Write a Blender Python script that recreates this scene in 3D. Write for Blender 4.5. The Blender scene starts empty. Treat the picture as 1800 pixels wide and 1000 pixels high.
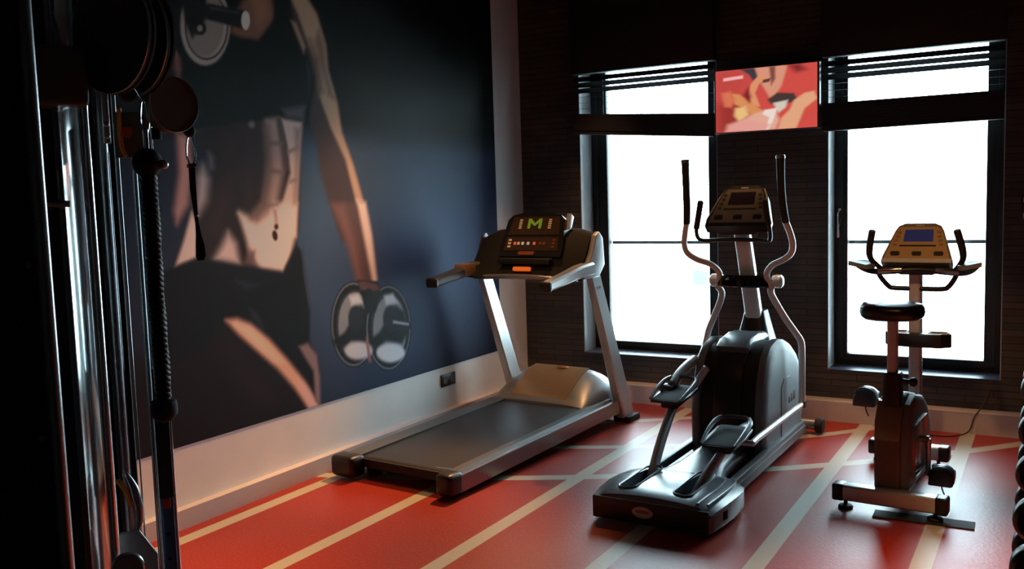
import bpy, bmesh, math, random
import numpy as np
from mathutils import Vector, Matrix
random.seed(7)
SC = bpy.context.scene
COL = SC.collection
PI = math.pi

# ------------------------------------------------------------------ camera
cam_d = bpy.data.cameras.new('camera'); cam = bpy.data.objects.new('camera', cam_d); COL.objects.link(cam)
YAW, PITCH, ROLL = math.radians(-30.628), math.radians(-5.367), math.radians(-1.775)
f_ = Vector((math.sin(YAW)*math.cos(PITCH), math.cos(YAW)*math.cos(PITCH), math.sin(PITCH)))
r_ = Vector((math.cos(YAW), -math.sin(YAW), 0)); u_ = r_.cross(f_)
rr = r_*math.cos(ROLL)+u_*math.sin(ROLL); uu = -r_*math.sin(ROLL)+u_*math.cos(ROLL)
cam.matrix_world = Matrix(((rr.x, uu.x, -f_.x, 0), (rr.y, uu.y, -f_.y, 0), (rr.z, uu.z, -f_.z, 1.62), (0, 0, 0, 1)))
cam_d.sensor_width = 36; cam_d.lens = 1626.5/1800*36; cam_d.clip_start = .05; cam_d.clip_end = 500
SC.camera = cam
# ------------------------------------------------------------------ world, exposure, lamps
SC.view_settings.view_transform = 'Standard'; SC.view_settings.look = 'None'
SC.view_settings.gamma = 1; SC.view_settings.use_curve_mapping = False
SC.view_settings.exposure = 0.13
w = bpy.data.worlds.new('overcast_sky'); SC.world = w; w.use_nodes = True
bg = w.node_tree.nodes['Background']; bg.inputs[0].default_value = (.66, .88, 1.0, 1); bg.inputs[1].default_value = 17.0

def lamp(kind, loc, energy, color, size=.1, spot=None, target=None, blend=.6, shape=None, name='ceiling_lamp_light', spread=None):
    d = bpy.data.lights.new(name, kind); d.energy = energy; d.color = color
    if kind == 'AREA':
        d.shape = 'DISK' if shape is None else shape; d.size = size
        if spread: d.spread = spread
    else: d.shadow_soft_size = size
    if kind == 'SPOT': d.spot_size = math.radians(spot); d.spot_blend = blend
    o = bpy.data.objects.new(name, d); COL.objects.link(o); o.location = loc
    t = Vector(target) if target else Vector((loc[0], loc[1], 0))
    o.rotation_euler = (t-Vector(loc)).to_track_quat('-Z', 'Y').to_euler()
    return o
WARM = (1.0, .50, .20)
# warm ceiling downlights: (x, y, watts, cone)
DOWN = [(-3.0, 1.9, 330, 52), (-3.45, 4.75, 60, 60), (.40, 3.3, 620, 64), (-3.05, 6.15, 110, 55), (-.75, 6.0, 140, 36), (-1.7, 6.0, 120, 36), (-3.5, 3.2, 110, 34), (-3.5, 4.3, 60, 34)]
for x, y, e, c in DOWN:
    lamp('SPOT', (x, y, 3.2), e, WARM, .05, c, blend=.8)
# unseen aimed ceiling spots, added to warm the machines and the floor
for loc, tg, e, c in (((-3.2, 6.0, 3.2), (-3.1, 3.0, 0), 620, 46), ((-.6, 2.4, 3.2), (-.66, 5.3, 1.2), 120, 20), ((-2.2, 2.2, 3.2), (-3.25, 5.7, .9), 110, 26), ((-1.2, 2.0, 3.2), (-1.7, 5.5, 1.3), 45, 24)):
    lamp('SPOT', loc, e, WARM, .05, c, target=tg, blend=.7)
# daylight portals in the two window openings (sampling aids for the sky's light)
for x in (-2.73, -.85):
    d = bpy.data.lights.new('window_portal', 'AREA'); d.shape = 'RECTANGLE'; d.size = 1.1; d.size_y = 2.4; d.cycles.is_portal = True
    o = bpy.data.objects.new('window_portal', d); COL.objects.link(o); o.location = (x, 7.02, 1.45); o.rotation_euler = (-PI/2, 0, 0)

# ------------------------------------------------------------------ materials
def mat(name, color, rough=.5, metal=0., spec=.5, emit=None, estr=0, coat=0, noise=0, nscale=40, bump=0, bscale=200, trans=0, rvar=0):
    m = bpy.data.materials.new(name); m.use_nodes = True; nt = m.node_tree; N = nt.nodes; L = nt.links
    b = N['Principled BSDF']; c4 = (*color, 1) if len(color) == 3 else color
    b.inputs['Base Color'].default_value = c4; b.inputs['Roughness'].default_value = rough; b.inputs['Metallic'].default_value = metal
    b.inputs['Specular IOR Level'].default_value = spec; b.inputs['Coat Weight'].default_value = coat; b.inputs['Transmission Weight'].default_value = trans
    if emit: b.inputs['Emission Color'].default_value = (*emit, 1); b.inputs['Emission Strength'].default_value = estr
    tc = N.new('ShaderNodeTexCoord')
    n = N.new('ShaderNodeTexNoise'); n.inputs['Scale'].default_value = nscale; n.inputs['Detail'].default_value = 4; L.new(tc.outputs['Object'], n.inputs['Vector'])
    k = max(noise, .06)
    mx = N.new('ShaderNodeMix'); mx.data_type = 'RGBA'; L.new(n.outputs['Fac'], mx.inputs['Factor'])
    mx.inputs[6].default_value = tuple(min(1, v*(1-k)) for v in c4[:3])+(1,); mx.inputs[7].default_value = tuple(min(1, v*(1+k)) for v in c4[:3])+(1,)
    L.new(mx.outputs[2], b.inputs['Base Color'])
    if rvar:
        mr = N.new('ShaderNodeMapRange'); mr.inputs['To Min'].default_value = rough-rvar; mr.inputs['To Max'].default_value = rough+rvar
        L.new(n.outputs['Fac'], mr.inputs['Value']); L.new(mr.outputs[0], b.inputs['Roughness'])
    if bump:
        n2 = N.new('ShaderNodeTexNoise'); n2.inputs['Scale'].default_value = bscale; L.new(tc.outputs['Object'], n2.inputs['Vector'])
        bp = N.new('ShaderNodeBump'); bp.inputs['Strength'].default_value = bump; bp.inputs['Distance'].default_value = .002
        L.new(n2.outputs['Fac'], bp.inputs['Height']); L.new(bp.outputs[0], b.inputs['Normal'])
    return m
M = dict(
 black_plastic=mat('black_plastic', (.012, .012, .013), .38, bump=.15),
 matte_black=mat('matte_black', (.008, .008, .009), .65),
 gloss_black=mat('gloss_black', (.004, .004, .005), .08, coat=.5),
 grey_plastic=mat('grey_plastic', (.075, .08, .088), .42, bump=.1),
 blue_grey_plastic=mat('blue_grey_plastic', (.12, .15, .18), .27, bump=.08),
 side_shell=mat('side_shell', (.17, .20, .22), .5, bump=.06),
 silver_paint=mat('silver_paint', (.62, .65, .67), .34, metal=.35),
 dark_silver=mat('dark_silver', (.32, .32, .34), .24, metal=.6),
 chrome=mat('chrome', (.72, .74, .76), .10, metal=1, rvar=.04),
 post_chrome=mat('post_chrome', (.62, .66, .67), .12, metal=1, rvar=.03, nscale=6),
 steel=mat('steel', (.42, .44, .46), .28, metal=1),
 rubber=mat('rubber', (.014, .014, .015), .75, bump=.3),
 belt=mat('belt', (.028, .028, .030), .38, bump=.25, bscale=500, rvar=.05, nscale=3),
 foam=mat('foam', (.011, .011, .011), .62, bump=.3, bscale=400),
 vinyl=mat('vinyl', (.012, .013, .015), .30, bump=.12),
 hood=mat('hood', (.28, .19, .105), .32, metal=.35),  # tan holds the warm lamp reflection on the treadmill hood's centre
 hood_side=mat('hood_side', (.20, .215, .235), .34, metal=.35),
 gold_face=mat('gold_face', (.48, .33, .16), .42, metal=.15),
 grey_face=mat('grey_face', (.17, .16, .145), .45),
 screen_blue=mat('screen_blue', (.02, .02, .08), .15, emit=(.045, .05, .16), estr=.22),
 lcd_dim=mat('lcd_dim', (.03, .025, .05), .2),
 orange=mat('orange', (.85, .16, .02), .4, emit=(1, .18, .02), estr=.35),
 orange_plastic=mat('orange_plastic', (.8, .25, .02), .4),
 dim_orange=mat('dim_orange', (.30, .09, .03), .4),
 red=mat('red', (.5, .05, .03), .4),
 led_green=mat('led_green', (.05, .08, .01), .4, emit=(.32, .42, .03), estr=.32),
 led_warm=mat('led_warm', (.4, .3, .15), .4, emit=(.9, .45, .15), estr=.30),
 led_red=mat('led_red', (.4, .06, .05), .4, emit=(1, .16, .08), estr=.4),
 led_white=mat('led_white', (.4, .4, .35), .4, emit=(.8, .7, .5), estr=.3),
 tan_plastic=mat('tan_plastic', (.30, .19, .10), .45),
 badge=mat('badge', (.55, .56, .56), .4, metal=.2),
 copper_badge=mat('copper_badge', (.62, .33, .13), .3, metal=.8),
 white_plastic=mat('white_plastic', (.55, .57, .58), .4),
 frame_black=mat('frame_black', (.010, .011, .012), .45),
 blind=mat('blind', (.020, .020, .024), .5),
 reveal=mat('reveal', (.42, .44, .46), .5),
 sill=mat('sill', (.05, .07, .13), .38),  # blue of the reflected sky put into the sill colour
 white_wall=mat('white_wall', (.80, .78, .77), .75, noise=.05, nscale=6, bump=.05),
 ledge_side=mat('ledge_side', (.55, .49, .50), .6, noise=.05),
 dark_wall=mat('dark_wall', (.012, .012, .013), .8),
 ceiling=mat('ceiling', (.05, .05, .05), .8),
 cord=mat('cord', (.01, .01, .01), .5),
 rope=mat('rope', (.008, .008, .008), .55, bump=.2),
 navy_steel=mat('navy_steel', (.10, .16, .27), .3, metal=.6),
 pulley=mat('pulley', (.085, .078, .062), .45),
 bracket=mat('bracket', (.12, .11, .075), .5),
 pale_concrete=mat('pale_concrete', (.75, .78, .78), .8),
 pale_blue=mat('pale_blue', (.62, .76, .78), .8),
 outdoor_ground=mat('outdoor_ground', (.80, .82, .78), .9, noise=.1, nscale=.05),
)
def glass_mat():
    m = bpy.data.materials.new('window_glass'); m.use_nodes = True; nt = m.node_tree; N = nt.nodes; L = nt.links
    N.remove(N['Principled BSDF']); out = N['Material Output']
    t = N.new('ShaderNodeBsdfTransparent'); t.inputs[0].default_value = (.96, .98, .97, 1)
    g = N.new('ShaderNodeBsdfGlossy'); g.inputs['Roughness'].default_value = .02
    fr = N.new('ShaderNodeFresnel'); fr.inputs[0].default_value = 1.45
    mx = N.new('ShaderNodeMixShader'); L.new(fr.outputs[0], mx.inputs[0]); L.new(t.outputs[0], mx.inputs[1]); L.new(g.outputs[0], mx.inputs[2]); L.new(mx.outputs[0], out.inputs[0])
    return m
M['glass'] = glass_mat()
M['console_black'] = mat('console_black', (.012, .012, .013), .7, spec=.2)
M['bike_brown'] = mat('bike_brown', (.16, .12, .09), .42)
M['carriage_grey'] = mat('carriage_grey', (.11, .105, .11), .5)
M['bright_rod'] = mat('bright_rod', (.85, .87, .88), .22, metal=.9)

def brick_mat():
    m = bpy.data.materials.new('slate_strips'); m.use_nodes = True; nt = m.node_tree; N = nt.nodes; L = nt.links; b = N['Principled BSDF']
    tc = N.new('ShaderNodeTexCoord'); mp = N.new('ShaderNodeMapping'); mp.inputs['Rotation'].default_value = (PI/2, 0, 0); L.new(tc.outputs['Object'], mp.inputs[0])
    sx = N.new('ShaderNodeSeparateXYZ'); L.new(tc.outputs['Object'], sx.inputs[0])
    cb = N.new('ShaderNodeCombineXYZ'); L.new(sx.outputs['X'], cb.inputs[0]); L.new(sx.outputs['Z'], cb.inputs[1])
    br = N.new('ShaderNodeTexBrick'); L.new(cb.outputs[0], br.inputs['Vector'])
    br.inputs['Scale'].default_value = 1; br.inputs['Brick Width'].default_value = .34; br.inputs['Row Height'].default_value = .045
    br.inputs['Mortar Size'].default_value = .004; br.inputs['Color1'].default_value = (.045, .037, .032, 1); br.inputs['Color2'].default_value = (.085, .068, .058, 1); br.inputs['Mortar'].default_value = (.022, .018, .016, 1)
    n = N.new('ShaderNodeTexNoise'); n.inputs['Scale'].default_value = 9; n.inputs['Detail'].default_value = 8; L.new(tc.outputs['Object'], n.inputs['Vector'])
    mx = N.new('ShaderNodeMix'); mx.data_type = 'RGBA'; mx.blend_type = 'MULTIPLY'; mx.inputs['Factor'].default_value = .7
    L.new(br.outputs['Color'], mx.inputs[6]); L.new(n.outputs['Color'], mx.inputs[7])
    g = N.new('ShaderNodeGamma'); g.inputs[1].default_value = .9; L.new(mx.outputs[2], g.inputs[0]); L.new(g.outputs[0], b.inputs['Base Color'])
    ad = N.new('ShaderNodeMath'); ad.operation = 'MULTIPLY_ADD'; L.new(n.outputs['Fac'], ad.inputs[0]); ad.inputs[1].default_value = .8
    sb = N.new('ShaderNodeSeparateColor'); L.new(br.outputs['Color'], sb.inputs[0]); m3 = N.new('ShaderNodeMath'); m3.operation = 'MULTIPLY'; m3.inputs[1].default_value = 14; L.new(sb.outputs[0], m3.inputs[0]); L.new(m3.outputs[0], ad.inputs[2])
    bp = N.new('ShaderNodeBump'); bp.inputs['Strength'].default_value = .8; bp.inputs['Distance'].default_value = .008; L.new(ad.outputs[0], bp.inputs['Height']); L.new(bp.outputs[0], b.inputs['Normal'])
    b.inputs['Roughness'].default_value = .55
    return m
M['brick'] = brick_mat()

# red sports floor with cream court lines (straight lines and three arcs)
STRAIGHT = [(-3.66, .085), (-2.995, .085), (-2.355, .085), (-1.705, .085), (-1.10, .085), (-.475, .085), (.16, .085), (.80, .085)]
ARCS = [(-6.2, 11.69, 8.0, .085), (-4.39, 9.16, 4.288, .075), (-6.163, 11.248, 6.32, .08)]
def floor_mat():
    m = bpy.data.materials.new('sports_floor'); m.use_nodes = True; nt = m.node_tree; N = nt.nodes; L = nt.links; b = N['Principled BSDF']
    def math_(op, a, c=None, d=None):
        x = N.new('ShaderNodeMath'); x.operation = op
        for i, v in enumerate((a, c, d)):
            if v is None: continue
            if hasattr(v, 'is_linked') or hasattr(v, 'links'): L.new(v, x.inputs[i])
            else: x.inputs[i].default_value = v
        return x.outputs[0]
    tc = N.new('ShaderNodeTexCoord'); s = N.new('ShaderNodeSeparateXYZ'); L.new(tc.outputs['Object'], s.inputs[0]); X, Y = s.outputs[0], s.outputs[1]
    acc = None
    def soft(d, wd):
        mr = N.new('ShaderNodeMapRange'); mr.inputs['From Min'].default_value = wd/2+.002; mr.inputs['From Max'].default_value = wd/2-.002; L.new(d, mr.inputs['Value']); return mr.outputs[0]
    for x, wd in STRAIGHT:
        v = soft(math_('ABSOLUTE', math_('SUBTRACT', X, x)), wd); acc = v if acc is None else math_('MAXIMUM', acc, v)
    for cx, cy, R, wd in ARCS:
        dx = math_('SUBTRACT', X, cx); dy = math_('SUBTRACT', Y, cy)
        d = math_('SQRT', math_('ADD', math_('MULTIPLY', dx, dx), math_('MULTIPLY', dy, dy)))
        v = soft(math_('ABSOLUTE', math_('SUBTRACT', d, R)), wd); acc = math_('MAXIMUM', acc, v)
    n = N.new('ShaderNodeTexNoise'); n.inputs['Scale'].default_value = 90; n.inputs['Detail'].default_value = 6; L.new(tc.outputs['Object'], n.inputs['Vector'])
    cr = N.new('ShaderNodeValToRGB'); cr.color_ramp.elements[0].color = (.20, .016, .010, 1); cr.color_ramp.elements[0].position = .3
    cr.color_ramp.elements[1].color = (.38, .036, .018, 1); cr.color_ramp.elements[1].position = .7; L.new(n.outputs['Fac'], cr.inputs[0])
    mx = N.new('ShaderNodeMix'); mx.data_type = 'RGBA'; L.new(acc, mx.inputs['Factor']); L.new(cr.outputs[0], mx.inputs[6]); mx.inputs[7].default_value = (.42, .39, .32, 1)
    L.new(mx.outputs[2], b.inputs['Base Color'])
    n2 = N.new('ShaderNodeTexNoise'); n2.inputs['Scale'].default_value = 2.2; n2.inputs['Detail'].default_value = 3; L.new(tc.outputs['Object'], n2.inputs['Vector'])
    mr = N.new('ShaderNodeMapRange'); mr.inputs['To Min'].default_value = .33; mr.inputs['To Max'].default_value = .44; L.new(n2.outputs['Fac'], mr.inputs['Value']); L.new(mr.outputs[0], b.inputs['Roughness'])
    b.inputs['Specular IOR Level'].default_value = .30
    n3 = N.new('ShaderNodeTexVoronoi'); n3.inputs['Scale'].default_value = 60; L.new(tc.outputs['Object'], n3.inputs['Vector'])
    bp = N.new('ShaderNodeBump'); bp.inputs['Strength'].default_value = .12; bp.inputs['Distance'].default_value = .003; L.new(n3.outputs['Distance'], bp.inputs['Height']); L.new(bp.outputs[0], b.inputs['Normal'])
    return m
M['floor'] = floor_mat()
def attr_mat(name, rough=.6, emit=0, gain=1.0):
    m = bpy.data.materials.new(name); m.use_nodes = True; nt = m.node_tree; N = nt.nodes; L = nt.links; b = N['Principled BSDF']
    a = N.new('ShaderNodeAttribute'); a.attribute_name = 'print'
    b.inputs['Roughness'].default_value = rough
    if emit:
        L.new(a.outputs['Color'], b.inputs['Emission Color']); b.inputs['Emission Strength'].default_value = emit; b.inputs['Base Color'].default_value = (.01, .01, .01, 1)
    else:
        L.new(a.outputs['Color'], b.inputs['Base Color'])
    return m
M['mural_print'] = attr_mat('mural_print', .6); M['mural_print'].node_tree.nodes['Principled BSDF'].inputs['Specular IOR Level'].default_value = .15
M['screen_picture'] = attr_mat('screen_picture', .3, emit=1.0)

# ------------------------------------------------------------------ mesh helpers
class B:
    """collects shapes and links them as ONE mesh object"""
    def __init__(s): s.bm = bmesh.new()
    def box(s, x0, x1, y0, y1, z0, z1, bev=0, rot=None, seg=2):
        b2 = bmesh.new(); bmesh.ops.create_cube(b2, size=1)
        c = Vector(((x0+x1)/2, (y0+y1)/2, (z0+z1)/2))
        bmesh.ops.scale(b2, vec=(abs(x1-x0), abs(y1-y0), abs(z1-z0)), verts=b2.verts)
        if bev: bmesh.ops.bevel(b2, geom=b2.edges[:], offset=bev, segments=seg, profile=.5, affect='EDGES')
        mtx = Matrix.Translation(c) @ (rot.to_4x4() if rot is not None else Matrix.Identity(4))
        bmesh.ops.transform(b2, matrix=mtx, verts=b2.verts); s._merge(b2); return s
    def _merge(s, b2):
        me = bpy.data.meshes.new('tmp'); b2.to_mesh(me); b2.free(); s.bm.from_mesh(me); bpy.data.meshes.remove(me)
    def loft(s, rings, cap=True, closed=True):
        vs = [[s.bm.verts.new(p) for p in r] for r in rings]; n = len(rings[0])
        for a, b in zip(vs[:-1], vs[1:]):
            for i in range(n if closed else n-1):
                s.bm.faces.new((a[i], a[(i+1) % n], b[(i+1) % n], b[i]))
        if cap:
            s.bm.faces.new(list(reversed(vs[0]))); s.bm.faces.new(vs[-1])
        return s
    def prism(s, prof, axis, a, b, bev=0, seg=3):
        """prof: 2D outline; axis 'x': (y,z) between x=a..b, 'y': (x,z), 'z': (x,y)"""
        b2 = bmesh.new()
        def P(p, t): return {'x': (t, p[0], p[1]), 'y': (p[0], t, p[1]), 'z': (p[0], p[1], t)}[axis]
        A = [b2.verts.new(P(p, a)) for p in prof]; Bv = [b2.verts.new(P(p, b)) for p in prof]; n = len(prof)
        e = []
        f1 = b2.faces.new(A); f2 = b2.faces.new(list(reversed(Bv)))
        for i in range(n): b2.faces.new((A[i], Bv[i], Bv[(i+1) % n], A[(i+1) % n]))
        bmesh.ops.recalc_face_normals(b2, faces=b2.faces)
        if bev:
            ed = list({x for f in (f1, f2) for x in f.edges}); bmesh.ops.bevel(b2, geom=ed, offset=bev, segments=seg, profile=.5, affect='EDGES')
        s._merge(b2); return s
    def tube(s, pts, r, n=14, smooth=6, cap=True, flat=1.0, round_end=True):
        P = [Vector(p) for p in pts]; R = [r]*len(P) if not hasattr(r, '__len__') else list(r)
        if smooth and len(P) > 2: P, R = catmull(P, R, smooth)
        t0 = (P[1]-P[0]).normalized(); up = Vector((0, 0, 1)) if abs(t0.z) < .9 else Vector((1, 0, 0)); nr = t0.cross(up).normalized()
        rings = []
        for i, p in enumerate(P):
            t = (P[min(i+1, len(P)-1)]-P[max(i-1, 0)]).normalized()
            nr = (nr-t*nr.dot(t)).normalized(); bn = t.cross(nr)
            ring = lambda q, k: [q+nr*math.cos(2*PI*j/n)*R[i]*k+bn*math.sin(2*PI*j/n)*R[i]*flat*k for j in range(n)]
            if i == 0 and round_end: rings.append(ring(p-t*R[i]*.25, .7))
            rings.append(ring(p, 1))
            if i == len(P)-1 and round_end: rings.append(ring(p+t*R[i]*.25, .7))
        s.loft(rings, cap); return s
    def cyl(s, p0, p1, r0, r1=None, n=28, bev=0):
        p0, p1 = Vector(p0), Vector(p1); r1 = r0 if r1 is None else r1
        t = (p1-p0).normalized(); up = Vector((0, 0, 1)) if abs(t.z) < .9 else Vector((1, 0, 0)); a = t.cross(up).normalized(); b = t.cross(a)
        rg = lambda q, r: [q+a*math.cos(2*PI*j/n)*r+b*math.sin(2*PI*j/n)*r for j in range(n)]
        rs = [rg(p0, r0-bev), rg(p0+t*bev, r0), rg(p1-t*bev, r1), rg(p1, r1-bev)] if bev else [rg(p0, r0), rg(p1, r1)]
        s.loft(rs); return s
    def lathe(s, p0, axis, prof, n=28):
        """prof: (distance along axis, radius)"""
        p0 = Vector(p0); t = Vector(axis).normalized(); up = Vector((0, 0, 1)) if abs(t.z) < .9 else Vector((1, 0, 0)); a = t.cross(up).normalized(); b = t.cross(a)
        s.loft([[p0+t*h+a*math.cos(2*PI*j/n)*r+b*math.sin(2*PI*j/n)*r for j in range(n)] for h, r in prof]); return s
    def ball(s, c, r, sc=(1, 1, 1)):
        b2 = bmesh.new(); bmesh.ops.create_uvsphere(b2, u_segments=24, v_segments=14, radius=r)
        bmesh.ops.scale(b2, vec=sc, verts=b2.verts); bmesh.ops.translate(b2, vec=Vector(c), verts=b2.verts); s._merge(b2); return s
    def obj(s, name, m, parent=None, kind=None, angle=35, label=None):
        bmesh.ops.recalc_face_normals(s.bm, faces=s.bm.faces)
        me = bpy.data.meshes.new(name); s.bm.to_mesh(me); s.bm.free()
        me.materials.append(M[m] if isinstance(m, str) else m)
        for p in me.polygons: p.use_smooth = True
        me.set_sharp_from_angle(angle=math.radians(angle))
        o = bpy.data.objects.new(name, me); COL.objects.link(o)
        if parent: o.parent = parent
        if kind: o['kind'] = kind
        if label: o['label'] = label
        return o
def catmull(P, R, k):
    out, rr2 = [], []
    for i in range(len(P)-1):
        p0 = P[max(i-1, 0)]; p1 = P[i]; p2 = P[i+1]; p3 = P[min(i+2, len(P)-1)]
        for j in range(k):
            t = j/k; t2 = t*t; t3 = t2*t
            out.append(.5*((2*p1)+(-p0+p2)*t+(2*p0-5*p1+4*p2-p3)*t2+(-p0+3*p1-3*p2+p3)*t3)); rr2.append(R[i]*(1-t)+R[i+1]*t)
    out.append(P[-1]); rr2.append(R[-1]); return out, rr2
def thing(name, label, cat, loc=(0, 0, 0), heading=0, group=None):
    o = bpy.data.objects.new(name, None); COL.objects.link(o); o.location = loc; o.rotation_euler = (0, 0, -math.radians(heading))
    o.empty_display_size = .1; o['label'] = label; o['category'] = cat
    if group: o['group'] = group
    return o
def tag(o, label, cat, group=None):
    o['label'] = label; o['category'] = cat
    if group: o['group'] = group
    return o
def cut(o, cutters):
    """real holes: boolean each cutter mesh out of o, keep the result as plain mesh"""
    for c in cutters:
        md = o.modifiers.new('b', 'BOOLEAN'); md.operation = 'DIFFERENCE'; md.object = c; md.solver = 'EXACT'
    dg = bpy.context.evaluated_depsgraph_get(); dg.update()
    me = bpy.data.meshes.new_from_object(o.evaluated_get(dg)); o.modifiers.clear(); o.data = me
    me.set_sharp_from_angle(angle=math.radians(35))
    for c in cutters: bpy.data.objects.remove(c)
def rrect(cx, cy, w, h, r, n=5):
    pts = []
    for sx, sy, a0 in ((1, 1, 0), (-1, 1, 90), (-1, -1, 180), (1, -1, 270)):
        for k in range(n+1):
            a = math.radians(a0+90*k/n); pts.append((cx+sx*(w/2-r)+r*math.cos(a), cy+sy*(h/2-r)+r*math.sin(a)))
    return pts
def copy_tree(o, parent=None):
    c = o.copy(); COL.objects.link(c)
    if parent: c.parent = parent
    for ch in list(o.children): copy_tree(ch, c)
    return c

# ------------------------------------------------------------------ the room
YW, XW, TH = 6.69, -3.83, .25
XR, YB, ZC = 1.9, -1.6, 3.3
B().box(XW-.2, XR+.2, YB-.2, YW+TH, -.1, 0).obj('floor', 'floor', kind='structure')
B().box(XW-.2, XR+.2, YB-.2, YW+TH, ZC, ZC+.1).obj('ceiling', 'ceiling', kind='structure')
B().box(XW-.2, XW, YB-.2, YW+TH, 0, ZC).obj('wall_left', 'white_wall', kind='structure')
B().box(XR, XR+.2, YB-.2, YW+TH, 0, ZC).obj('wall_right', 'dark_wall', kind='structure')
B().box(XW, XR, YB-.2, YB, 0, ZC).obj('wall_front', 'dark_wall', kind='structure')
WIN = [(-3.298, -2.172, .350, 2.76), (-1.388, -.300, .340, 2.76)]
b = B()
xs = [XW]+[v for wn in WIN for v in wn[:2]]+[XR]
for x0, x1 in ((xs[0], xs[1]), (xs[2], xs[3]), (xs[4], xs[5])): b.box(x0, x1, YW, YW+TH, 0, ZC)
for x0, x1, z0, z1 in WIN: b.box(x0, x1, YW, YW+TH, 0, z0); b.box(x0, x1, YW, YW+TH, z1, ZC)
b.obj('wall_back', 'brick', kind='structure')
# low box ledge running along both walls
b = B(); b.box(XW, -3.777, YB, YW, 0, .10).obj('baseboard_left', 'ledge_side', kind='structure')
b = B(); b.box(-3.777, XR, 6.56, YW, 0, .14).obj('baseboard_back', 'ledge_side', kind='structure')
# windows
for i, (x0, x1, z0, z1) in enumerate(WIN):
    root = thing('window_%d' % (i+1), '', '', (0, 0, 0)); del root['label'], root['category']; root['kind'] = 'structure'
    t = B(); t.box(x0, x0+.006, YW+.004, 6.90, z0, z1); t.box(x1-.006, x1, YW+.004, 6.90, z0, z1)
    t.obj('reveal', 'reveal', root)
    t = B(); t.box(x0+.006, x1-.006, YW-.02, 6.90, z0, z0+.008, .002); t.obj('window_sill', 'sill', root)
    fl, fr_ = (.14, .14) if i == 0 else (.095, .115)
    t = B(); Y0, Y1 = 6.90, 6.975
    t.box(x0, x0+fl, Y0, Y1, z0, z1, .006); t.box(x1-fr_, x1, Y0, Y1, z0, z1, .006)
    t.box(x0+fl-.01, x1-fr_+.01, Y0+.001, Y1-.001, z0, .425, .006); t.box(x0+fl-.01, x1-fr_+.01, Y0+.001, Y1-.001, 2.68, z1, .006)
    t.box(x0+.05, x0+.065, Y0-.012, Y0+.01, z0+.04, z1-.04); t.box(x1-.065, x1-.05, Y0-.012, Y0+.01, z0+.04, z1-.04); t.box(x0+.05, x1-.05, Y0-.012, Y0+.01, z0+.04, z0+.05)
    t.obj('window_frame', 'frame_black', root)
    t = B(); t.box(x0+fl-.01, x1-fr_+.01, 6.935, 6.943, .42, 2.69); t.obj('glass_pane', 'glass', root)
    t = B(); t.box(x0+fl-.005, x1-fr_+.005, 6.99, 7.01, 1.213, 1.238); t.obj('guard_rail', 'frame_black', root)
    if i == 1:
        t = B(); t.box(x0+.030, x0+.052, 6.892, 6.90, 1.36, 1.47, .003); t.tube([(x0+.041, 6.90, 1.43), (x0+.041, 6.862, 1.43)], .008, smooth=0)
        t.box(x0+.030, x0+.050, 6.852, 6.868, 1.262, 1.445, .006); t.obj('window_handle', 'chrome', root)
# outside: pale ground and a few far buildings, overexposure put into their pale colour
B().box(-160, 160, 7.6, 400, -8.2, -8).obj('ground_outside', 'outdoor_ground', kind='structure')
def building(name, label, x, y, w, d, h, m, tw=None):
    root = thing(name, label, 'building', (x, y, -8))
    B().box(-w/2, w/2, -d/2, d/2, 0, h, .05).obj('walls', m, root)
    B().box(-w/2-.3, w/2+.3, -d/2-.3, d/2+.3, h, h+.4).obj('roof', 'pale_concrete', root)
    t = B()
    for k in range(int(w/3)): t.box(-w/2+1+k*3, -w/2+2.3+k*3, -d/2-.03, -d/2+.1, h*.45, h*.75)
    t.obj('windows', 'grey_plastic', root)
    if tw: B().box(w/2-tw, w/2, -d/2+.2, -d/2+tw, h, h+3.5, .05).obj('tower', m, root)
    return root
building('distant_building', 'pale blue block with a raised corner seen through the right window', -8.2, 58, 3.6, 4, 3.2, 'pale_blue', 1.2)
building('distant_building', 'faint low building seen low through the left window, left side', -30, 70, 5, 6, 4.2, 'pale_blue')
building('distant_building', 'faint low building seen low through the left window, right side', -25.5, 78, 4, 6, 4.0, 'pale_blue')

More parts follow.
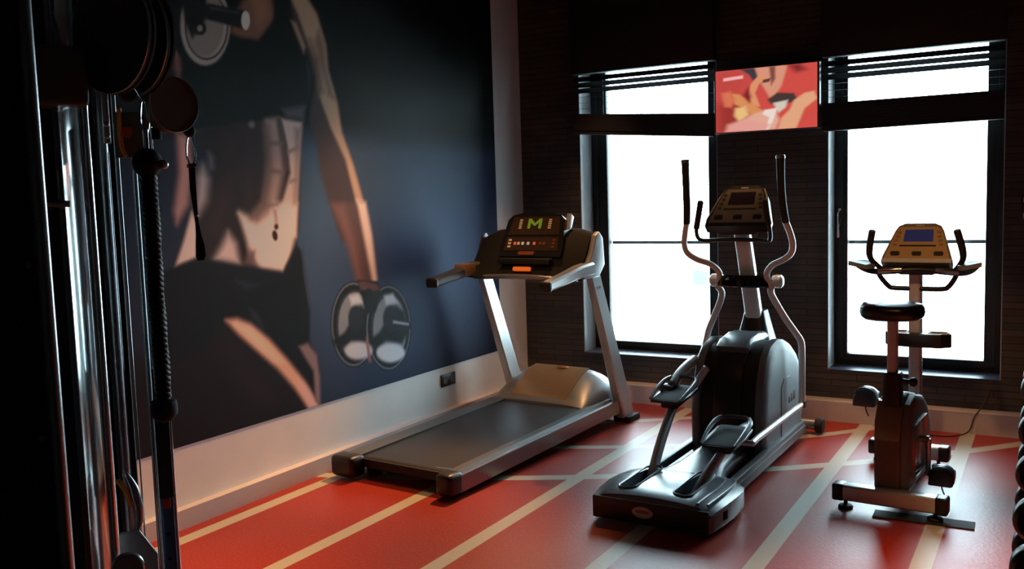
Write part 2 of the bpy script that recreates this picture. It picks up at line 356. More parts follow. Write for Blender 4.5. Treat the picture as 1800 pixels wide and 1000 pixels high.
# ------------------------------------------------------------------ painted wall mural (a flat print on the wall)
MURAL_GLOW = [(4.211, 1.51, 0.37, 0.65, (78, 122, 160), 0.95), (4.48, 0.889, 0.66, 0.47, (44, 58, 88), 0.6), (5.739, 1.282, 2.63, 0.81, (54, 68, 100), 0.95), (5.142, 1.824, 1.57, 0.39, (34, 42, 58), 0.6), (3.171, 0.675, 0.82, 0.35, (34, 25, 38), 0.5)]
MURAL_SHAPES = [
 ('P',[(3.204,1.988),(3.289,1.992),(3.281,1.796),(3.247,1.634),(3.168,1.538),(3.155,1.602),(3.202,1.795)],(150,112,108),0.032),
 ('P',[(3.218,2.439),(3.249,2.432),(3.26,2.286),(3.232,2.261),(3.211,2.315)],(120,75,70),0.0192),
 ('P',[(4.041,2.81),(4.192,2.835),(4.282,2.744),(4.349,2.567),(4.358,2.419),(4.427,2.234),(4.456,2.055),(4.55,1.861),(4.643,1.603),(4.683,1.367),(4.408,1.383),(4.301,1.638),(4.235,1.829),(4.225,1.964),(4.168,2.122),(4.255,2.369),(4.169,2.518),(4.084,2.65)],(66,47,45),0.024),
 ('P',[(4.192,2.835),(4.282,2.744),(4.349,2.567),(4.358,2.419),(4.427,2.234),(4.456,2.055),(4.55,1.861),(4.643,1.603),(4.674,1.397),(4.595,1.401),(4.556,1.633),(4.476,1.888),(4.354,2.078),(4.267,2.263),(4.251,2.448),(4.174,2.598),(4.117,2.72),(4.059,2.813)],(150,120,98),0.0224),
 ('P',[(4.295,2.653),(4.333,2.565),(4.343,2.431),(4.407,2.246),(4.347,2.269),(4.303,2.427),(4.251,2.581)],(118,92,76),0.032),
 ('P',[(4.317,1.624),(4.655,1.617),(4.702,1.41),(4.748,1.058),(4.542,1.078),(4.487,1.292),(4.413,1.453)],(88,62,60),0.0224),
 ('P',[(4.567,1.633),(4.655,1.617),(4.702,1.41),(4.739,1.074),(4.693,1.078),(4.635,1.341)],(172,146,134),0.0288),
 ('P',[(4.34,1.609),(4.445,1.607),(4.537,1.375),(4.586,1.125),(4.537,1.13),(4.469,1.336)],(112,78,74),0.048),
 ('P',[(3.314,2.028),(3.708,2.096),(3.918,2.127),(4.123,2.107),(4.081,1.907),(4.038,1.483),(4.01,1.405),(3.923,1.239),(3.565,1.3),(3.291,1.361),(3.144,1.325),(3.259,1.517),(3.386,1.725),(3.42,1.868),(3.336,1.936)],(46,34,34),0.024),
 ('P',[(3.508,2.001),(3.602,1.993),(3.603,1.798),(3.51,1.628),(3.408,1.511),(3.442,1.749)],(62,38,36),0.08),
 ('P',[(3.638,2.043),(3.755,2.049),(3.74,1.849),(3.659,1.674),(3.62,1.798)],(62,40,38),0.08),
 ('P',[(3.814,2.1),(3.917,2.116),(3.935,1.981),(3.942,1.826),(3.881,1.645),(3.834,1.492),(3.83,1.441),(3.659,1.45),(3.579,1.583),(3.667,1.562),(3.757,1.622),(3.801,1.749),(3.825,1.876),(3.817,2.002)],(150,124,114),0.0416),
 ('P',[(3.941,2.107),(4.109,2.098),(4.077,1.907),(4.042,1.682),(4.012,1.431),(3.866,1.439),(3.906,1.619),(3.991,1.801),(3.977,1.956)],(172,148,138),0.0224),
 ('P',[(3.902,2.107),(3.934,2.109),(3.97,1.956),(3.971,1.826),(3.943,1.8),(3.931,1.929)],(92,72,68),0.0192),
 ('P',[(3.4,1.903),(3.424,1.88),(3.424,1.82),(3.404,1.82)],(110,95,98),0.032),
 ('P',[(3.357,1.831),(3.389,1.761),(3.366,1.655),(3.308,1.586),(3.297,1.633),(3.316,1.773)],(150,135,132),0.048),
 ('P',[(3.586,1.579),(3.706,1.513),(3.804,1.558),(3.853,1.627),(4.03,1.623),(3.997,1.432),(3.951,1.316),(3.896,1.239),(3.73,1.271),(3.653,1.325),(3.628,1.439)],(192,168,158),0.0352),
 ('P',[(3.499,1.482),(3.55,1.419),(3.568,1.304),(3.395,1.344),(3.446,1.406)],(168,145,140),0.04),
 ('P',[(3.265,1.599),(3.297,1.539),(3.276,1.358),(3.141,1.325),(3.203,1.45)],(170,150,144),0.0192),
 ('P',[(3.645,1.375),(3.687,1.373),(3.681,1.295),(3.598,1.301)],(110,85,82),0.032),
 ('P',[(3.818,1.977),(3.938,1.975),(3.937,1.955),(3.82,1.959)],(118,98,92),0.016),
 ('P',[(3.814,1.825),(3.939,1.813),(3.937,1.792),(3.812,1.804)],(122,100,94),0.016),
 ('P',[(3.74,1.623),(3.88,1.633),(3.879,1.613),(3.738,1.6)],(130,108,100),0.0192),
 ('P',[(3.975,1.93),(4.078,1.96),(4.076,1.94),(3.977,1.91)],(132,110,102),0.016),
 ('P',[(3.981,1.761),(4.049,1.775),(4.047,1.753),(3.979,1.74)],(136,114,106),0.016),
 ('P',[(3.863,1.448),(3.863,1.441),(3.863,1.435),(3.861,1.429),(3.859,1.424),(3.855,1.42),(3.851,1.417),(3.846,1.416),(3.842,1.416),(3.837,1.418),(3.832,1.422),(3.828,1.426),(3.825,1.432),(3.822,1.438),(3.82,1.445),(3.82,1.452),(3.82,1.459),(3.822,1.465),(3.824,1.47),(3.828,1.474),(3.832,1.476),(3.836,1.477),(3.841,1.477),(3.846,1.475),(3.851,1.472),(3.855,1.467),(3.858,1.462),(3.861,1.455)],(45,28,26),0.0096),
 ('P',[(3.874,1.496),(3.873,1.492),(3.871,1.488),(3.869,1.485),(3.866,1.482),(3.862,1.48),(3.858,1.479),(3.854,1.478),(3.851,1.479),(3.847,1.481),(3.844,1.483),(3.841,1.486),(3.839,1.489),(3.838,1.493),(3.838,1.497),(3.839,1.501),(3.84,1.505),(3.843,1.508),(3.846,1.511),(3.849,1.513),(3.853,1.514),(3.857,1.514),(3.861,1.514),(3.865,1.512),(3.868,1.51),(3.871,1.507),(3.872,1.504),(3.873,1.5)],(60,38,36),0.0096),
 ('P',[(3.838,1.595),(3.867,1.594),(3.868,1.517),(3.847,1.517)],(140,115,108),0.024),
 ('P',[(3.726,2.757),(3.918,2.789),(3.93,2.666),(3.809,2.528),(3.659,2.524),(3.597,2.546),(3.636,2.647)],(120,84,66),0.024),
 ('P',[(3.759,2.763),(3.879,2.783),(3.888,2.673),(3.798,2.61)],(140,98,76),0.048),
 ('P',[(3.595,2.522),(3.791,2.523),(3.902,2.625),(3.941,2.718),(3.941,2.793),(4.063,2.814),(4.071,2.674),(4.169,2.518),(4.212,2.378),(4.148,2.187),(4.119,2.104),(3.918,2.126),(3.707,2.084),(3.313,2.022),(3.249,2.297),(3.383,2.356),(3.544,2.468)],(13,13,16),0.016),
 ('P',[(3.956,2.159),(4.144,2.194),(4.123,2.107),(3.989,2.115)],(84,80,84),0.0288),
 ('P',[(3.736,2.063),(3.735,2.059),(3.733,2.054),(3.73,2.05),(3.726,2.047),(3.721,2.045),(3.716,2.043),(3.711,2.042),(3.706,2.042),(3.701,2.044),(3.697,2.046),(3.693,2.049),(3.691,2.052),(3.689,2.056),(3.689,2.061),(3.69,2.065),(3.692,2.069),(3.695,2.073),(3.699,2.077),(3.704,2.079),(3.709,2.081),(3.714,2.082),(3.719,2.082),(3.724,2.08),(3.728,2.078),(3.732,2.075),(3.734,2.072),(3.736,2.068)],(110,95,92),0.0128),
 ('P',[(4.168,2.505),(4.212,2.378),(4.178,2.256),(4.173,2.374)],(40,40,46),0.024),
 ('P',[(4.058,2.672),(4.104,2.666),(4.17,2.538),(4.152,2.497)],(140,112,90),0.0192),
 ('P',[(3.798,2.051),(3.841,2.053),(3.843,1.8),(3.791,1.622),(3.717,1.548),(3.667,1.55),(3.767,1.647),(3.805,1.85)],(112,88,80),0.048),
 ('P',[(4.04,2.063),(4.101,2.066),(4.064,1.88),(4.026,1.616),(3.998,1.617),(4.038,1.88)],(140,116,108),0.032),
 ('P',[(4.211,2.576),(4.282,2.478),(4.301,2.292),(4.267,2.263),(4.239,2.42)],(98,72,60),0.048),
 ('P',[(3.55,2.593),(3.542,2.542),(3.524,2.492),(3.499,2.447),(3.468,2.408),(3.432,2.377),(3.393,2.357),(3.353,2.347),(3.315,2.349),(3.281,2.361),(3.251,2.383),(3.227,2.414),(3.211,2.452),(3.202,2.496),(3.202,2.543),(3.21,2.59),(3.225,2.637),(3.248,2.681),(3.278,2.72),(3.312,2.751),(3.349,2.773),(3.388,2.786),(3.427,2.787),(3.463,2.778),(3.495,2.757),(3.521,2.727),(3.54,2.688),(3.55,2.642)],(14,14,16),0.01),
 ('P',[(3.6,2.582),(3.592,2.534),(3.575,2.487),(3.551,2.444),(3.521,2.407),(3.487,2.378),(3.45,2.359),(3.413,2.35),(3.377,2.351),(3.343,2.363),(3.315,2.384),(3.292,2.413),(3.277,2.45),(3.268,2.491),(3.268,2.535),(3.275,2.581),(3.29,2.625),(3.312,2.667),(3.34,2.703),(3.372,2.733),(3.408,2.754),(3.445,2.765),(3.482,2.767),(3.516,2.757),(3.547,2.738),(3.572,2.709),(3.589,2.672),(3.599,2.629)],(140,128,120),0.01),
 ('P',[(3.556,2.588),(3.55,2.547),(3.537,2.508),(3.518,2.472),(3.495,2.442),(3.468,2.418),(3.439,2.401),(3.41,2.394),(3.382,2.395),(3.356,2.405),(3.334,2.422),(3.316,2.447),(3.304,2.478),(3.298,2.513),(3.297,2.551),(3.304,2.589),(3.316,2.627),(3.333,2.662),(3.355,2.692),(3.381,2.717),(3.409,2.734),(3.438,2.743),(3.466,2.744),(3.493,2.736),(3.516,2.719),(3.535,2.694),(3.549,2.663),(3.556,2.627)],(122,112,104),0.01),
 ('R',[(3.585,2.574),(3.578,2.533),(3.564,2.494),(3.543,2.458),(3.517,2.427),(3.487,2.402),(3.455,2.386),(3.422,2.378),(3.391,2.379),(3.362,2.388),(3.336,2.406),(3.316,2.43),(3.302,2.461),(3.295,2.496),(3.295,2.533),(3.301,2.572),(3.314,2.61),(3.333,2.645),(3.358,2.675),(3.386,2.7),(3.417,2.718),(3.45,2.728),(3.482,2.729),(3.512,2.722),(3.539,2.705),(3.56,2.681),(3.576,2.65),(3.584,2.613)],(40,36,36),0.006,0.01),
 ('P',[(3.28,2.682),(3.441,2.709),(3.456,2.62),(3.397,2.53),(3.335,2.476),(3.298,2.562)],(24,22,24),0.015),
 ('P',[(3.434,2.541),(3.432,2.533),(3.429,2.525),(3.423,2.518),(3.417,2.512),(3.409,2.507),(3.401,2.503),(3.392,2.501),(3.383,2.501),(3.375,2.502),(3.368,2.505),(3.363,2.51),(3.359,2.516),(3.357,2.523),(3.356,2.531),(3.358,2.538),(3.361,2.546),(3.366,2.553),(3.373,2.56),(3.38,2.565),(3.389,2.569),(3.397,2.571),(3.406,2.571),(3.414,2.57),(3.421,2.567),(3.427,2.562),(3.431,2.556),(3.433,2.549)],(30,26,26),0.008),
 ('P',[(3.41,2.538),(3.409,2.534),(3.407,2.531),(3.405,2.527),(3.402,2.524),(3.398,2.522),(3.394,2.52),(3.39,2.519),(3.386,2.519),(3.383,2.52),(3.38,2.521),(3.377,2.523),(3.375,2.526),(3.374,2.529),(3.374,2.533),(3.375,2.537),(3.376,2.54),(3.379,2.544),(3.382,2.547),(3.385,2.549),(3.389,2.551),(3.393,2.552),(3.397,2.552),(3.401,2.551),(3.404,2.55),(3.406,2.548),(3.408,2.545),(3.409,2.541)],(130,120,112),0.006),
 ('P',[(3.429,2.65),(3.46,2.672),(3.728,2.675),(3.736,2.625),(3.699,2.572),(3.439,2.588)],(26,26,28),0.01),
 ('P',[(3.467,2.658),(3.67,2.662),(3.669,2.649),(3.466,2.644)],(60,60,62),0.01),
 ('P',[(3.742,2.626),(3.741,2.615),(3.737,2.604),(3.733,2.593),(3.727,2.584),(3.721,2.577),(3.714,2.573),(3.707,2.57),(3.7,2.571),(3.693,2.574),(3.688,2.579),(3.684,2.586),(3.681,2.596),(3.679,2.606),(3.679,2.617),(3.681,2.629),(3.684,2.64),(3.688,2.65),(3.694,2.659),(3.7,2.666),(3.707,2.671),(3.715,2.673),(3.721,2.673),(3.728,2.67),(3.733,2.665),(3.738,2.658),(3.741,2.648),(3.742,2.638)],(176,164,152),0.006),
 ('P',[(3.017,0.941),(3.448,1.035),(4.13,0.402),(3.857,0.357),(3.478,0.381),(2.716,0.41),(2.755,0.895)],(32,22,27),0.048),
 ('P',[(3.452,0.874),(3.635,0.692),(3.761,0.525),(3.623,0.54),(3.488,0.719)],(44,28,32),0.112),
 ('P',[(3.074,1.31),(3.288,1.363),(3.565,1.301),(3.887,1.237),(4.009,1.392),(4.047,1.349),(4.1,1.02),(4.08,0.804),(4.148,0.655),(4.13,0.407),(4.024,0.567),(3.885,0.727),(3.703,0.912),(3.624,0.987),(3.447,1.016),(3.268,0.878),(3.008,0.828),(2.936,0.931)],(17,19,29),0.0192),
 ('P',[(4.065,1.375),(4.072,1.267),(4.111,1.005),(4.088,1.008),(4.056,1.214)],(62,66,84),0.016),
 ('P',[(3.527,1.223),(3.639,1.187),(3.706,1.181),(3.604,1.171)],(38,42,60),0.032),
 ('P',[(3.613,1.064),(3.677,1.018),(3.721,0.929),(3.688,0.94),(3.634,1.011)],(40,42,58),0.024),
 ('P',[(3.447,1.015),(3.527,1.012),(3.622,0.968),(3.752,0.866),(3.885,0.727),(4.024,0.567),(4.13,0.4),(4.041,0.408),(3.928,0.558),(3.809,0.687),(3.677,0.8),(3.536,0.923)],(176,132,112),0.0256),
 ('P',[(3.508,0.983),(3.62,0.943),(3.732,0.843),(3.848,0.72),(3.778,0.745),(3.647,0.856)],(196,150,128),0.032),
 ('P',[(3.951,0.608),(4.04,0.523),(4.111,0.411),(4.051,0.41)],(170,135,130),0.032),
 ('P',[(3.987,0.788),(4.06,0.796),(4.133,0.713),(4.15,0.571),(4.143,0.416),(4.101,0.438),(4.098,0.622),(4.035,0.713)],(118,98,102),0.0192),
 ('P',[(4.712,0.822),(4.702,0.76),(4.68,0.703),(4.648,0.654),(4.608,0.615),(4.562,0.589),(4.513,0.577),(4.462,0.579),(4.414,0.594),(4.369,0.622),(4.331,0.661),(4.3,0.709),(4.279,0.764),(4.268,0.822),(4.267,0.882),(4.276,0.94),(4.296,0.994),(4.325,1.041),(4.361,1.08),(4.404,1.108),(4.452,1.123),(4.502,1.126),(4.551,1.114),(4.598,1.089),(4.639,1.052),(4.673,1.004),(4.697,0.947),(4.711,0.885)],(22,22,28),0.008),
 ('R',[(4.7,0.823),(4.691,0.763),(4.67,0.708),(4.64,0.661),(4.602,0.623),(4.558,0.598),(4.511,0.586),(4.463,0.588),(4.417,0.602),(4.374,0.629),(4.338,0.667),(4.309,0.713),(4.289,0.766),(4.278,0.822),(4.277,0.88),(4.286,0.937),(4.305,0.989),(4.332,1.035),(4.367,1.073),(4.408,1.1),(4.454,1.115),(4.501,1.117),(4.548,1.106),(4.592,1.082),(4.632,1.046),(4.664,0.999),(4.687,0.944),(4.699,0.885)],(96,98,106),0.006,0.012),
 ('P',[(4.661,0.821),(4.653,0.773),(4.637,0.729),(4.614,0.691),(4.585,0.66),(4.552,0.64),(4.516,0.629),(4.479,0.63),(4.444,0.641),(4.411,0.663),(4.383,0.693),(4.361,0.73),(4.345,0.772),(4.337,0.818),(4.336,0.865),(4.344,0.911),(4.358,0.954),(4.38,0.991),(4.407,1.021),(4.439,1.043),(4.474,1.055),(4.51,1.057),(4.546,1.048),(4.58,1.028),(4.609,0.999),(4.633,0.962),(4.651,0.918),(4.66,0.87)],(112,114,120),0.012),
 ('R',[(4.67,0.82),(4.662,0.769),(4.645,0.723),(4.62,0.682),(4.588,0.65),(4.552,0.629),(4.514,0.618),(4.474,0.619),(4.436,0.631),(4.401,0.654),(4.37,0.686),(4.346,0.725),(4.329,0.77),(4.32,0.818),(4.32,0.867),(4.327,0.916),(4.343,0.96),(4.366,1.0),(4.395,1.032),(4.43,1.054),(4.467,1.067),(4.506,1.069),(4.545,1.059),(4.582,1.039),(4.614,1.008),(4.64,0.968),(4.659,0.922),(4.669,0.872)],(50,50,58),0.006,0.012),
 ('P',[(4.273,0.775),(4.392,0.815),(4.557,0.967),(4.644,0.913),(4.676,0.774),(4.607,0.71),(4.453,0.748),(4.342,0.707)],(24,24,30),0.02),
 ('P',[(4.582,0.876),(4.579,0.857),(4.572,0.839),(4.562,0.824),(4.549,0.812),(4.533,0.803),(4.517,0.799),(4.5,0.799),(4.484,0.804),(4.469,0.812),(4.455,0.825),(4.445,0.84),(4.437,0.857),(4.433,0.876),(4.433,0.895),(4.436,0.914),(4.443,0.932),(4.452,0.947),(4.465,0.959),(4.48,0.968),(4.496,0.972),(4.513,0.972),(4.529,0.968),(4.545,0.96),(4.558,0.948),(4.569,0.933),(4.577,0.915),(4.581,0.896)],(34,34,40),0.015),
 ('P',[(4.452,1.037),(4.54,1.042),(4.58,0.979),(4.469,0.977)],(150,150,154),0.02),
 ('P',[(5.087,0.748),(5.076,0.682),(5.052,0.622),(5.017,0.571),(4.973,0.531),(4.922,0.504),(4.867,0.492),(4.811,0.495),(4.758,0.511),(4.708,0.542),(4.666,0.583),(4.632,0.634),(4.608,0.691),(4.595,0.753),(4.594,0.816),(4.604,0.877),(4.625,0.933),(4.656,0.983),(4.697,1.023),(4.744,1.052),(4.797,1.068),(4.852,1.07),(4.906,1.058),(4.958,1.031),(5.004,0.991),(5.042,0.94),(5.069,0.88),(5.085,0.815)],(22,22,28),0.008),
 ('R',[(5.074,0.75),(5.063,0.686),(5.04,0.628),(5.007,0.578),(4.965,0.54),(4.917,0.514),(4.865,0.501),(4.812,0.504),(4.761,0.52),(4.714,0.549),(4.673,0.589),(4.641,0.638),(4.618,0.694),(4.606,0.753),(4.605,0.814),(4.615,0.873),(4.635,0.928),(4.665,0.977),(4.704,1.016),(4.749,1.044),(4.799,1.059),(4.851,1.061),(4.903,1.049),(4.952,1.023),(4.996,0.985),(5.032,0.935),(5.058,0.877),(5.072,0.814)],(96,98,106),0.006,0.012),
 ('P',[(5.03,0.748),(5.021,0.697),(5.004,0.65),(4.979,0.61),(4.947,0.579),(4.91,0.557),(4.87,0.547),(4.83,0.548),(4.791,0.561),(4.755,0.583),(4.723,0.615),(4.698,0.655),(4.681,0.7),(4.671,0.748),(4.671,0.797),(4.678,0.846),(4.694,0.89),(4.718,0.93),(4.748,0.961),(4.783,0.984),(4.821,0.996),(4.861,0.998),(4.901,0.988),(4.938,0.967),(4.972,0.936),(4.998,0.896),(5.018,0.85),(5.028,0.8)],(112,114,120),0.012),
 ('R',[(5.04,0.746),(5.031,0.693),(5.012,0.644),(4.985,0.602),(4.951,0.568),(4.911,0.546),(4.868,0.535),(4.824,0.537),(4.782,0.55),(4.743,0.574),(4.709,0.608),(4.682,0.65),(4.663,0.697),(4.653,0.748),(4.652,0.8),(4.66,0.851),(4.677,0.898),(4.703,0.939),(4.735,0.972),(4.772,0.996),(4.814,1.009),(4.857,1.01),(4.9,1.0),(4.941,0.978),(4.977,0.945),(5.006,0.903),(5.027,0.854),(5.038,0.801)],(50,50,58),0.006,0.012),
 ('P',[(4.603,0.725),(4.734,0.766),(4.915,0.926),(5.012,0.868),(5.048,0.721),(4.972,0.654),(4.801,0.696),(4.679,0.654)],(24,24,30),0.02),
 ('P',[(4.944,0.829),(4.94,0.809),(4.933,0.791),(4.921,0.774),(4.907,0.762),(4.89,0.753),(4.872,0.749),(4.854,0.749),(4.835,0.754),(4.819,0.763),(4.804,0.776),(4.792,0.792),(4.784,0.811),(4.779,0.83),(4.778,0.851),(4.782,0.871),(4.789,0.889),(4.8,0.905),(4.814,0.918),(4.83,0.927),(4.848,0.931),(4.866,0.931),(4.885,0.927),(4.902,0.918),(4.917,0.905),(4.929,0.889),(4.938,0.87),(4.943,0.85)],(34,34,40),0.015),
 ('P',[(4.798,1.0),(4.896,1.005),(4.941,0.938),(4.818,0.937)],(150,150,154),0.02),
 ('P',[(4.656,0.657),(4.652,0.646),(4.641,0.635),(4.624,0.627),(4.601,0.622),(4.575,0.62),(4.546,0.62),(4.517,0.624),(4.487,0.63),(4.46,0.639),(4.436,0.649),(4.416,0.661),(4.401,0.674),(4.393,0.687),(4.39,0.7),(4.395,0.711),(4.405,0.721),(4.421,0.729),(4.442,0.735),(4.467,0.737),(4.495,0.737),(4.525,0.734),(4.554,0.728),(4.582,0.72),(4.608,0.709),(4.629,0.697),(4.644,0.684),(4.653,0.671)],(150,148,152),0.02),
 ('P',[(4.998,0.587),(4.993,0.574),(4.981,0.563),(4.961,0.554),(4.936,0.549),(4.906,0.546),(4.874,0.547),(4.84,0.551),(4.807,0.558),(4.776,0.568),(4.748,0.58),(4.726,0.593),(4.709,0.608),(4.699,0.622),(4.697,0.636),(4.701,0.649),(4.713,0.66),(4.731,0.668),(4.755,0.674),(4.783,0.677),(4.815,0.677),(4.848,0.673),(4.882,0.666),(4.914,0.657),(4.943,0.645),(4.967,0.631),(4.984,0.617),(4.995,0.602)],(160,156,160),0.02),
 ('P',[(4.872,0.831),(5.071,0.789),(5.089,0.74),(4.879,0.761)],(34,34,40),0.008),
 ('P',[(4.884,0.825),(5.058,0.783),(5.057,0.768),(4.882,0.807)],(130,130,136),0.008),
 ('P',[(4.592,0.727),(4.612,0.59),(4.639,0.585),(4.612,0.783)],(130,90,82),0.012),
 ('P',[(4.537,1.13),(4.751,1.102),(4.766,1.048),(4.709,0.905),(4.604,0.903),(4.574,1.024)],(26,22,26),0.012),
 ('P',[(4.545,1.114),(4.608,1.116),(4.733,1.082),(4.754,1.047),(4.695,1.041),(4.65,1.067),(4.604,1.057),(4.568,1.065)],(96,66,62),0.012),
]

def inside_dist(px, py, pts):
    """signed distance to a closed outline (negative inside)"""
    P = np.array(pts); Q = np.roll(P, -1, axis=0); d2 = np.full(px.shape, 1e9); ins = np.zeros(px.shape, bool)
    for (ax, ay), (bx, by) in zip(P, Q):
        ex, ey = bx-ax, by-ay; L2 = ex*ex+ey*ey+1e-12
        t = np.clip(((px-ax)*ex+(py-ay)*ey)/L2, 0, 1); dx = px-ax-t*ex; dy = py-ay-t*ey; d2 = np.minimum(d2, dx*dx+dy*dy)
        c = (ay > py) != (by > py)
        if ey != 0: ins ^= c & (px < ex*(py-ay)/ey+ax)
    d = np.sqrt(d2); return np.where(ins, -d, d)
def lin(c): c = np.array(c)/255.; return np.where(c < .04045, c/12.92, ((c+.055)/1.055)**2.4)
def paint(px, py, shapes, img):
    for sh in shapes:
        kind, pts, col, soft = sh[:4]; A = np.array(pts)
        lo = A.min(0)-soft*2-.02; hi = A.max(0)+soft*2+.02
        sel = (px > lo[0]) & (px < hi[0]) & (py > lo[1]) & (py < hi[1])
        if not sel.any(): continue
        d = inside_dist(px[sel], py[sel], pts)
        if kind == 'R': d = np.abs(d+sh[4]/2)-sh[4]/2
        a = np.clip(.5-d/(2*soft), 0, 1); a = (a*a*(3-2*a))[:, None]
        img[sel] = img[sel]*(1-a)+lin(col)*a
def print_mesh(name, mt, fn, nu, nv, img, parent=None):
    U, V = np.meshgrid(np.arange(nu+1)/nu, np.arange(nv+1)/nv)
    co = fn(U.ravel(), V.ravel()); me = bpy.data.meshes.new(name)
    i = (np.arange(nv)[:, None]*(nu+1)+np.arange(nu)[None, :]).ravel()
    faces = np.stack([i, i+1, i+nu+2, i+nu+1], 1)
    me.vertices.add(len(co)); me.vertices.foreach_set('co', co.ravel().astype(np.float32))
    me.loops.add(faces.size); me.loops.foreach_set('vertex_index', faces.ravel().astype(np.int32))
    me.polygons.add(len(faces)); me.polygons.foreach_set('loop_start', (np.arange(len(faces))*4).astype(np.int32)); me.polygons.foreach_set('loop_total', np.full(len(faces), 4, np.int32))
    me.update()
    at = me.color_attributes.new('print', 'FLOAT_COLOR', 'POINT'); at.data.foreach_set('color', np.concatenate([img, np.ones((len(img), 1))], 1).astype(np.float32).ravel())
    me.materials.append(M[mt]); o = bpy.data.objects.new(name, me); COL.objects.link(o)
    if parent: o.parent = parent
    return o
MY0, MY1, MZ0, MZ1 = 1.3, 6.262, .408, 3.29
nu, nv = 700, 410
U, V = np.meshgrid(np.arange(nu+1)/nu, np.arange(nv+1)/nv); py_, pz_ = (MY0+U*(MY1-MY0)).ravel(), (MZ0+V*(MZ1-MZ0)).ravel()
img = np.tile(lin((17, 18, 26)), (len(py_), 1))
top = np.clip((pz_-1.93)/.18, 0, 1)[:, None]
for cy, cz, ry, rz, col, a in MURAL_GLOW:
    g = (a*np.exp(-((py_-cy)/ry)**2-((pz_-cz)/rz)**2))[:, None]; img = img*(1-g)+lin(col)*g
img = img*(1-top)+lin((8, 8, 11))*top
paint(py_, pz_, MURAL_SHAPES, img)
lum = img.mean(1, keepdims=True); gain = .6+.6*np.clip((lum-.006)/.02, 0, 1)+1.25*np.clip((lum-.06)/.25, 0, 1)       # print contrast
img = np.clip(img*gain*np.array([.93, 1.0, 1.07]), 0, .88)
mural = print_mesh('wall_mural', 'mural_print', lambda u, v: np.stack([np.full(u.shape, XW+.004), MY0+u*(MY1-MY0), MZ0+v*(MZ1-MZ0)], 1), nu, nv, img)
# the print has a thin backing sheet glued to the wall
tag(mural, 'large dark photo mural on the left wall of a torso holding chrome dumbbells', 'mural')
B().box(XW, XW+.003, MY0, MY1, MZ0, MZ1).obj('backing_sheet', 'matte_black', mural)

# ------------------------------------------------------------------ wall socket
s = thing('wall_socket', 'black double socket on the white wall band left of the treadmill', 'socket', (XW, 5.50, .310))
B().box(0, .012, -.088, .088, -.046, .046, .004).obj('cover_plate', 'black_plastic', s)
for dy in (-.043, .043):
    B().cyl((.0121, dy, 0), (.014, dy, 0), .027, n=24).obj('socket_insert', 'grey_plastic', s)
t = thing('light_switch', 'small dark double switch on the back wall right of the right window', 'switch', (-.178, YW, 1.45))
B().box(-.03, .03, -.012, 0, -.07, .09, .003).obj('cover_plate', 'black_plastic', t)
for dz in (-.055, .045): B().box(-.014, -.004, -.017, -.012, dz-.005, dz+.03, .001).obj('highlight_mark', 'silver_paint', t)  # silver marks stand in for two highlights on the plate

# ------------------------------------------------------------------ blinds
def slat_run(b, x0, x1, y, zl, zr, n, pitch, dep, tilt, th=.0016):
    for k in range(n):
        a = zl+k*pitch; c = zr+k*pitch; dy = dep/2*math.cos(tilt); dz = dep/2*math.sin(tilt)
        # the edge nearer the room is the lower one
        r0 = [(x0, y-dy, a-dz), (x0, y+dy, a+dz), (x0, y+dy, a+dz+th), (x0, y-dy, a-dz+th)]
        r1 = [(x1, y-dy, c-dz), (x1, y+dy, c+dz), (x1, y+dy, c+dz+th), (x1, y-dy, c-dz+th)]
        b.loft([r0, r1])
def blind(label, x0, x1, zb, zt, ztop):
    """zb, zt: (left, right) bottom and top of the gathered stack"""
    root = thing('venetian_blind', label, 'blind', (0, 0, 0), group=None); y = 6.62
    b = B(); n = 8
    for k in range(n):
        f = (k+.5)/n; slat_run(b, x0, x1, y, zb[0]+.022+(zt[0]-zb[0]-.022)*f, zb[1]+.022+(zt[1]-zb[1]-.022)*f, 1, 0, .05, 0, .0155)
    g = lambda x, za, zc: [(x, y-.02, za), (x, y+.02, za), (x, y+.02, zc), (x, y-.02, zc)]
    b.loft([g(x0+.002, zb[0]+.015, zt[0]-.004), g(x1-.002, zb[1]+.015, zt[1]-.004)])
    b.obj('slat_stack', 'blind', root)
    b = B(); r = lambda x, z: [(x, y-.027, z), (x, y+.027, z), (x, y+.027, z+.02), (x, y-.027, z+.02)]
    b.loft([r(x0, zb[0]), r(x1, zb[1])]).obj('bottom_rail', 'blind', root)
    b = B(); z0l, z0r = zt[0]+.045, zt[1]+.045
    m = 3
    slat_run(b, x0, x1, y, z0l, z0l if ztop < 2.55 else z0r+.02, m, .045, .05, math.radians(4))
    zc = 2.43 if ztop > 2.55 else 2.367
    slat_run(b, x0, x1, y, zc, zc, 3, .045, .05, math.radians(50))
    b.obj('slats', 'blind', root)
    for x in (x0+.25, (x0+x1)/2, x1-.25):
        f = (x-x0)/(x1-x0); B().cyl((x, y, zb[0]*(1-f)+zb[1]*f+.01), (x, y, ztop+.02), .0015, n=6).obj('ladder_cord', 'blind', root)
    B().box(x0-.01, x1+.01, 6.575, 6.665, ztop, 3.25, .004).obj('blind_box', 'matte_black', root)
blind('black venetian blind on the left window, its gathered slats hanging crooked', -3.30, -2.172, (2.100, 2.016), (2.250, 2.175), 2.56)
blind('black venetian blind on the right window, beside the screen', -1.40, -.306, (2.004, 2.014), (2.187, 2.187), 2.50)

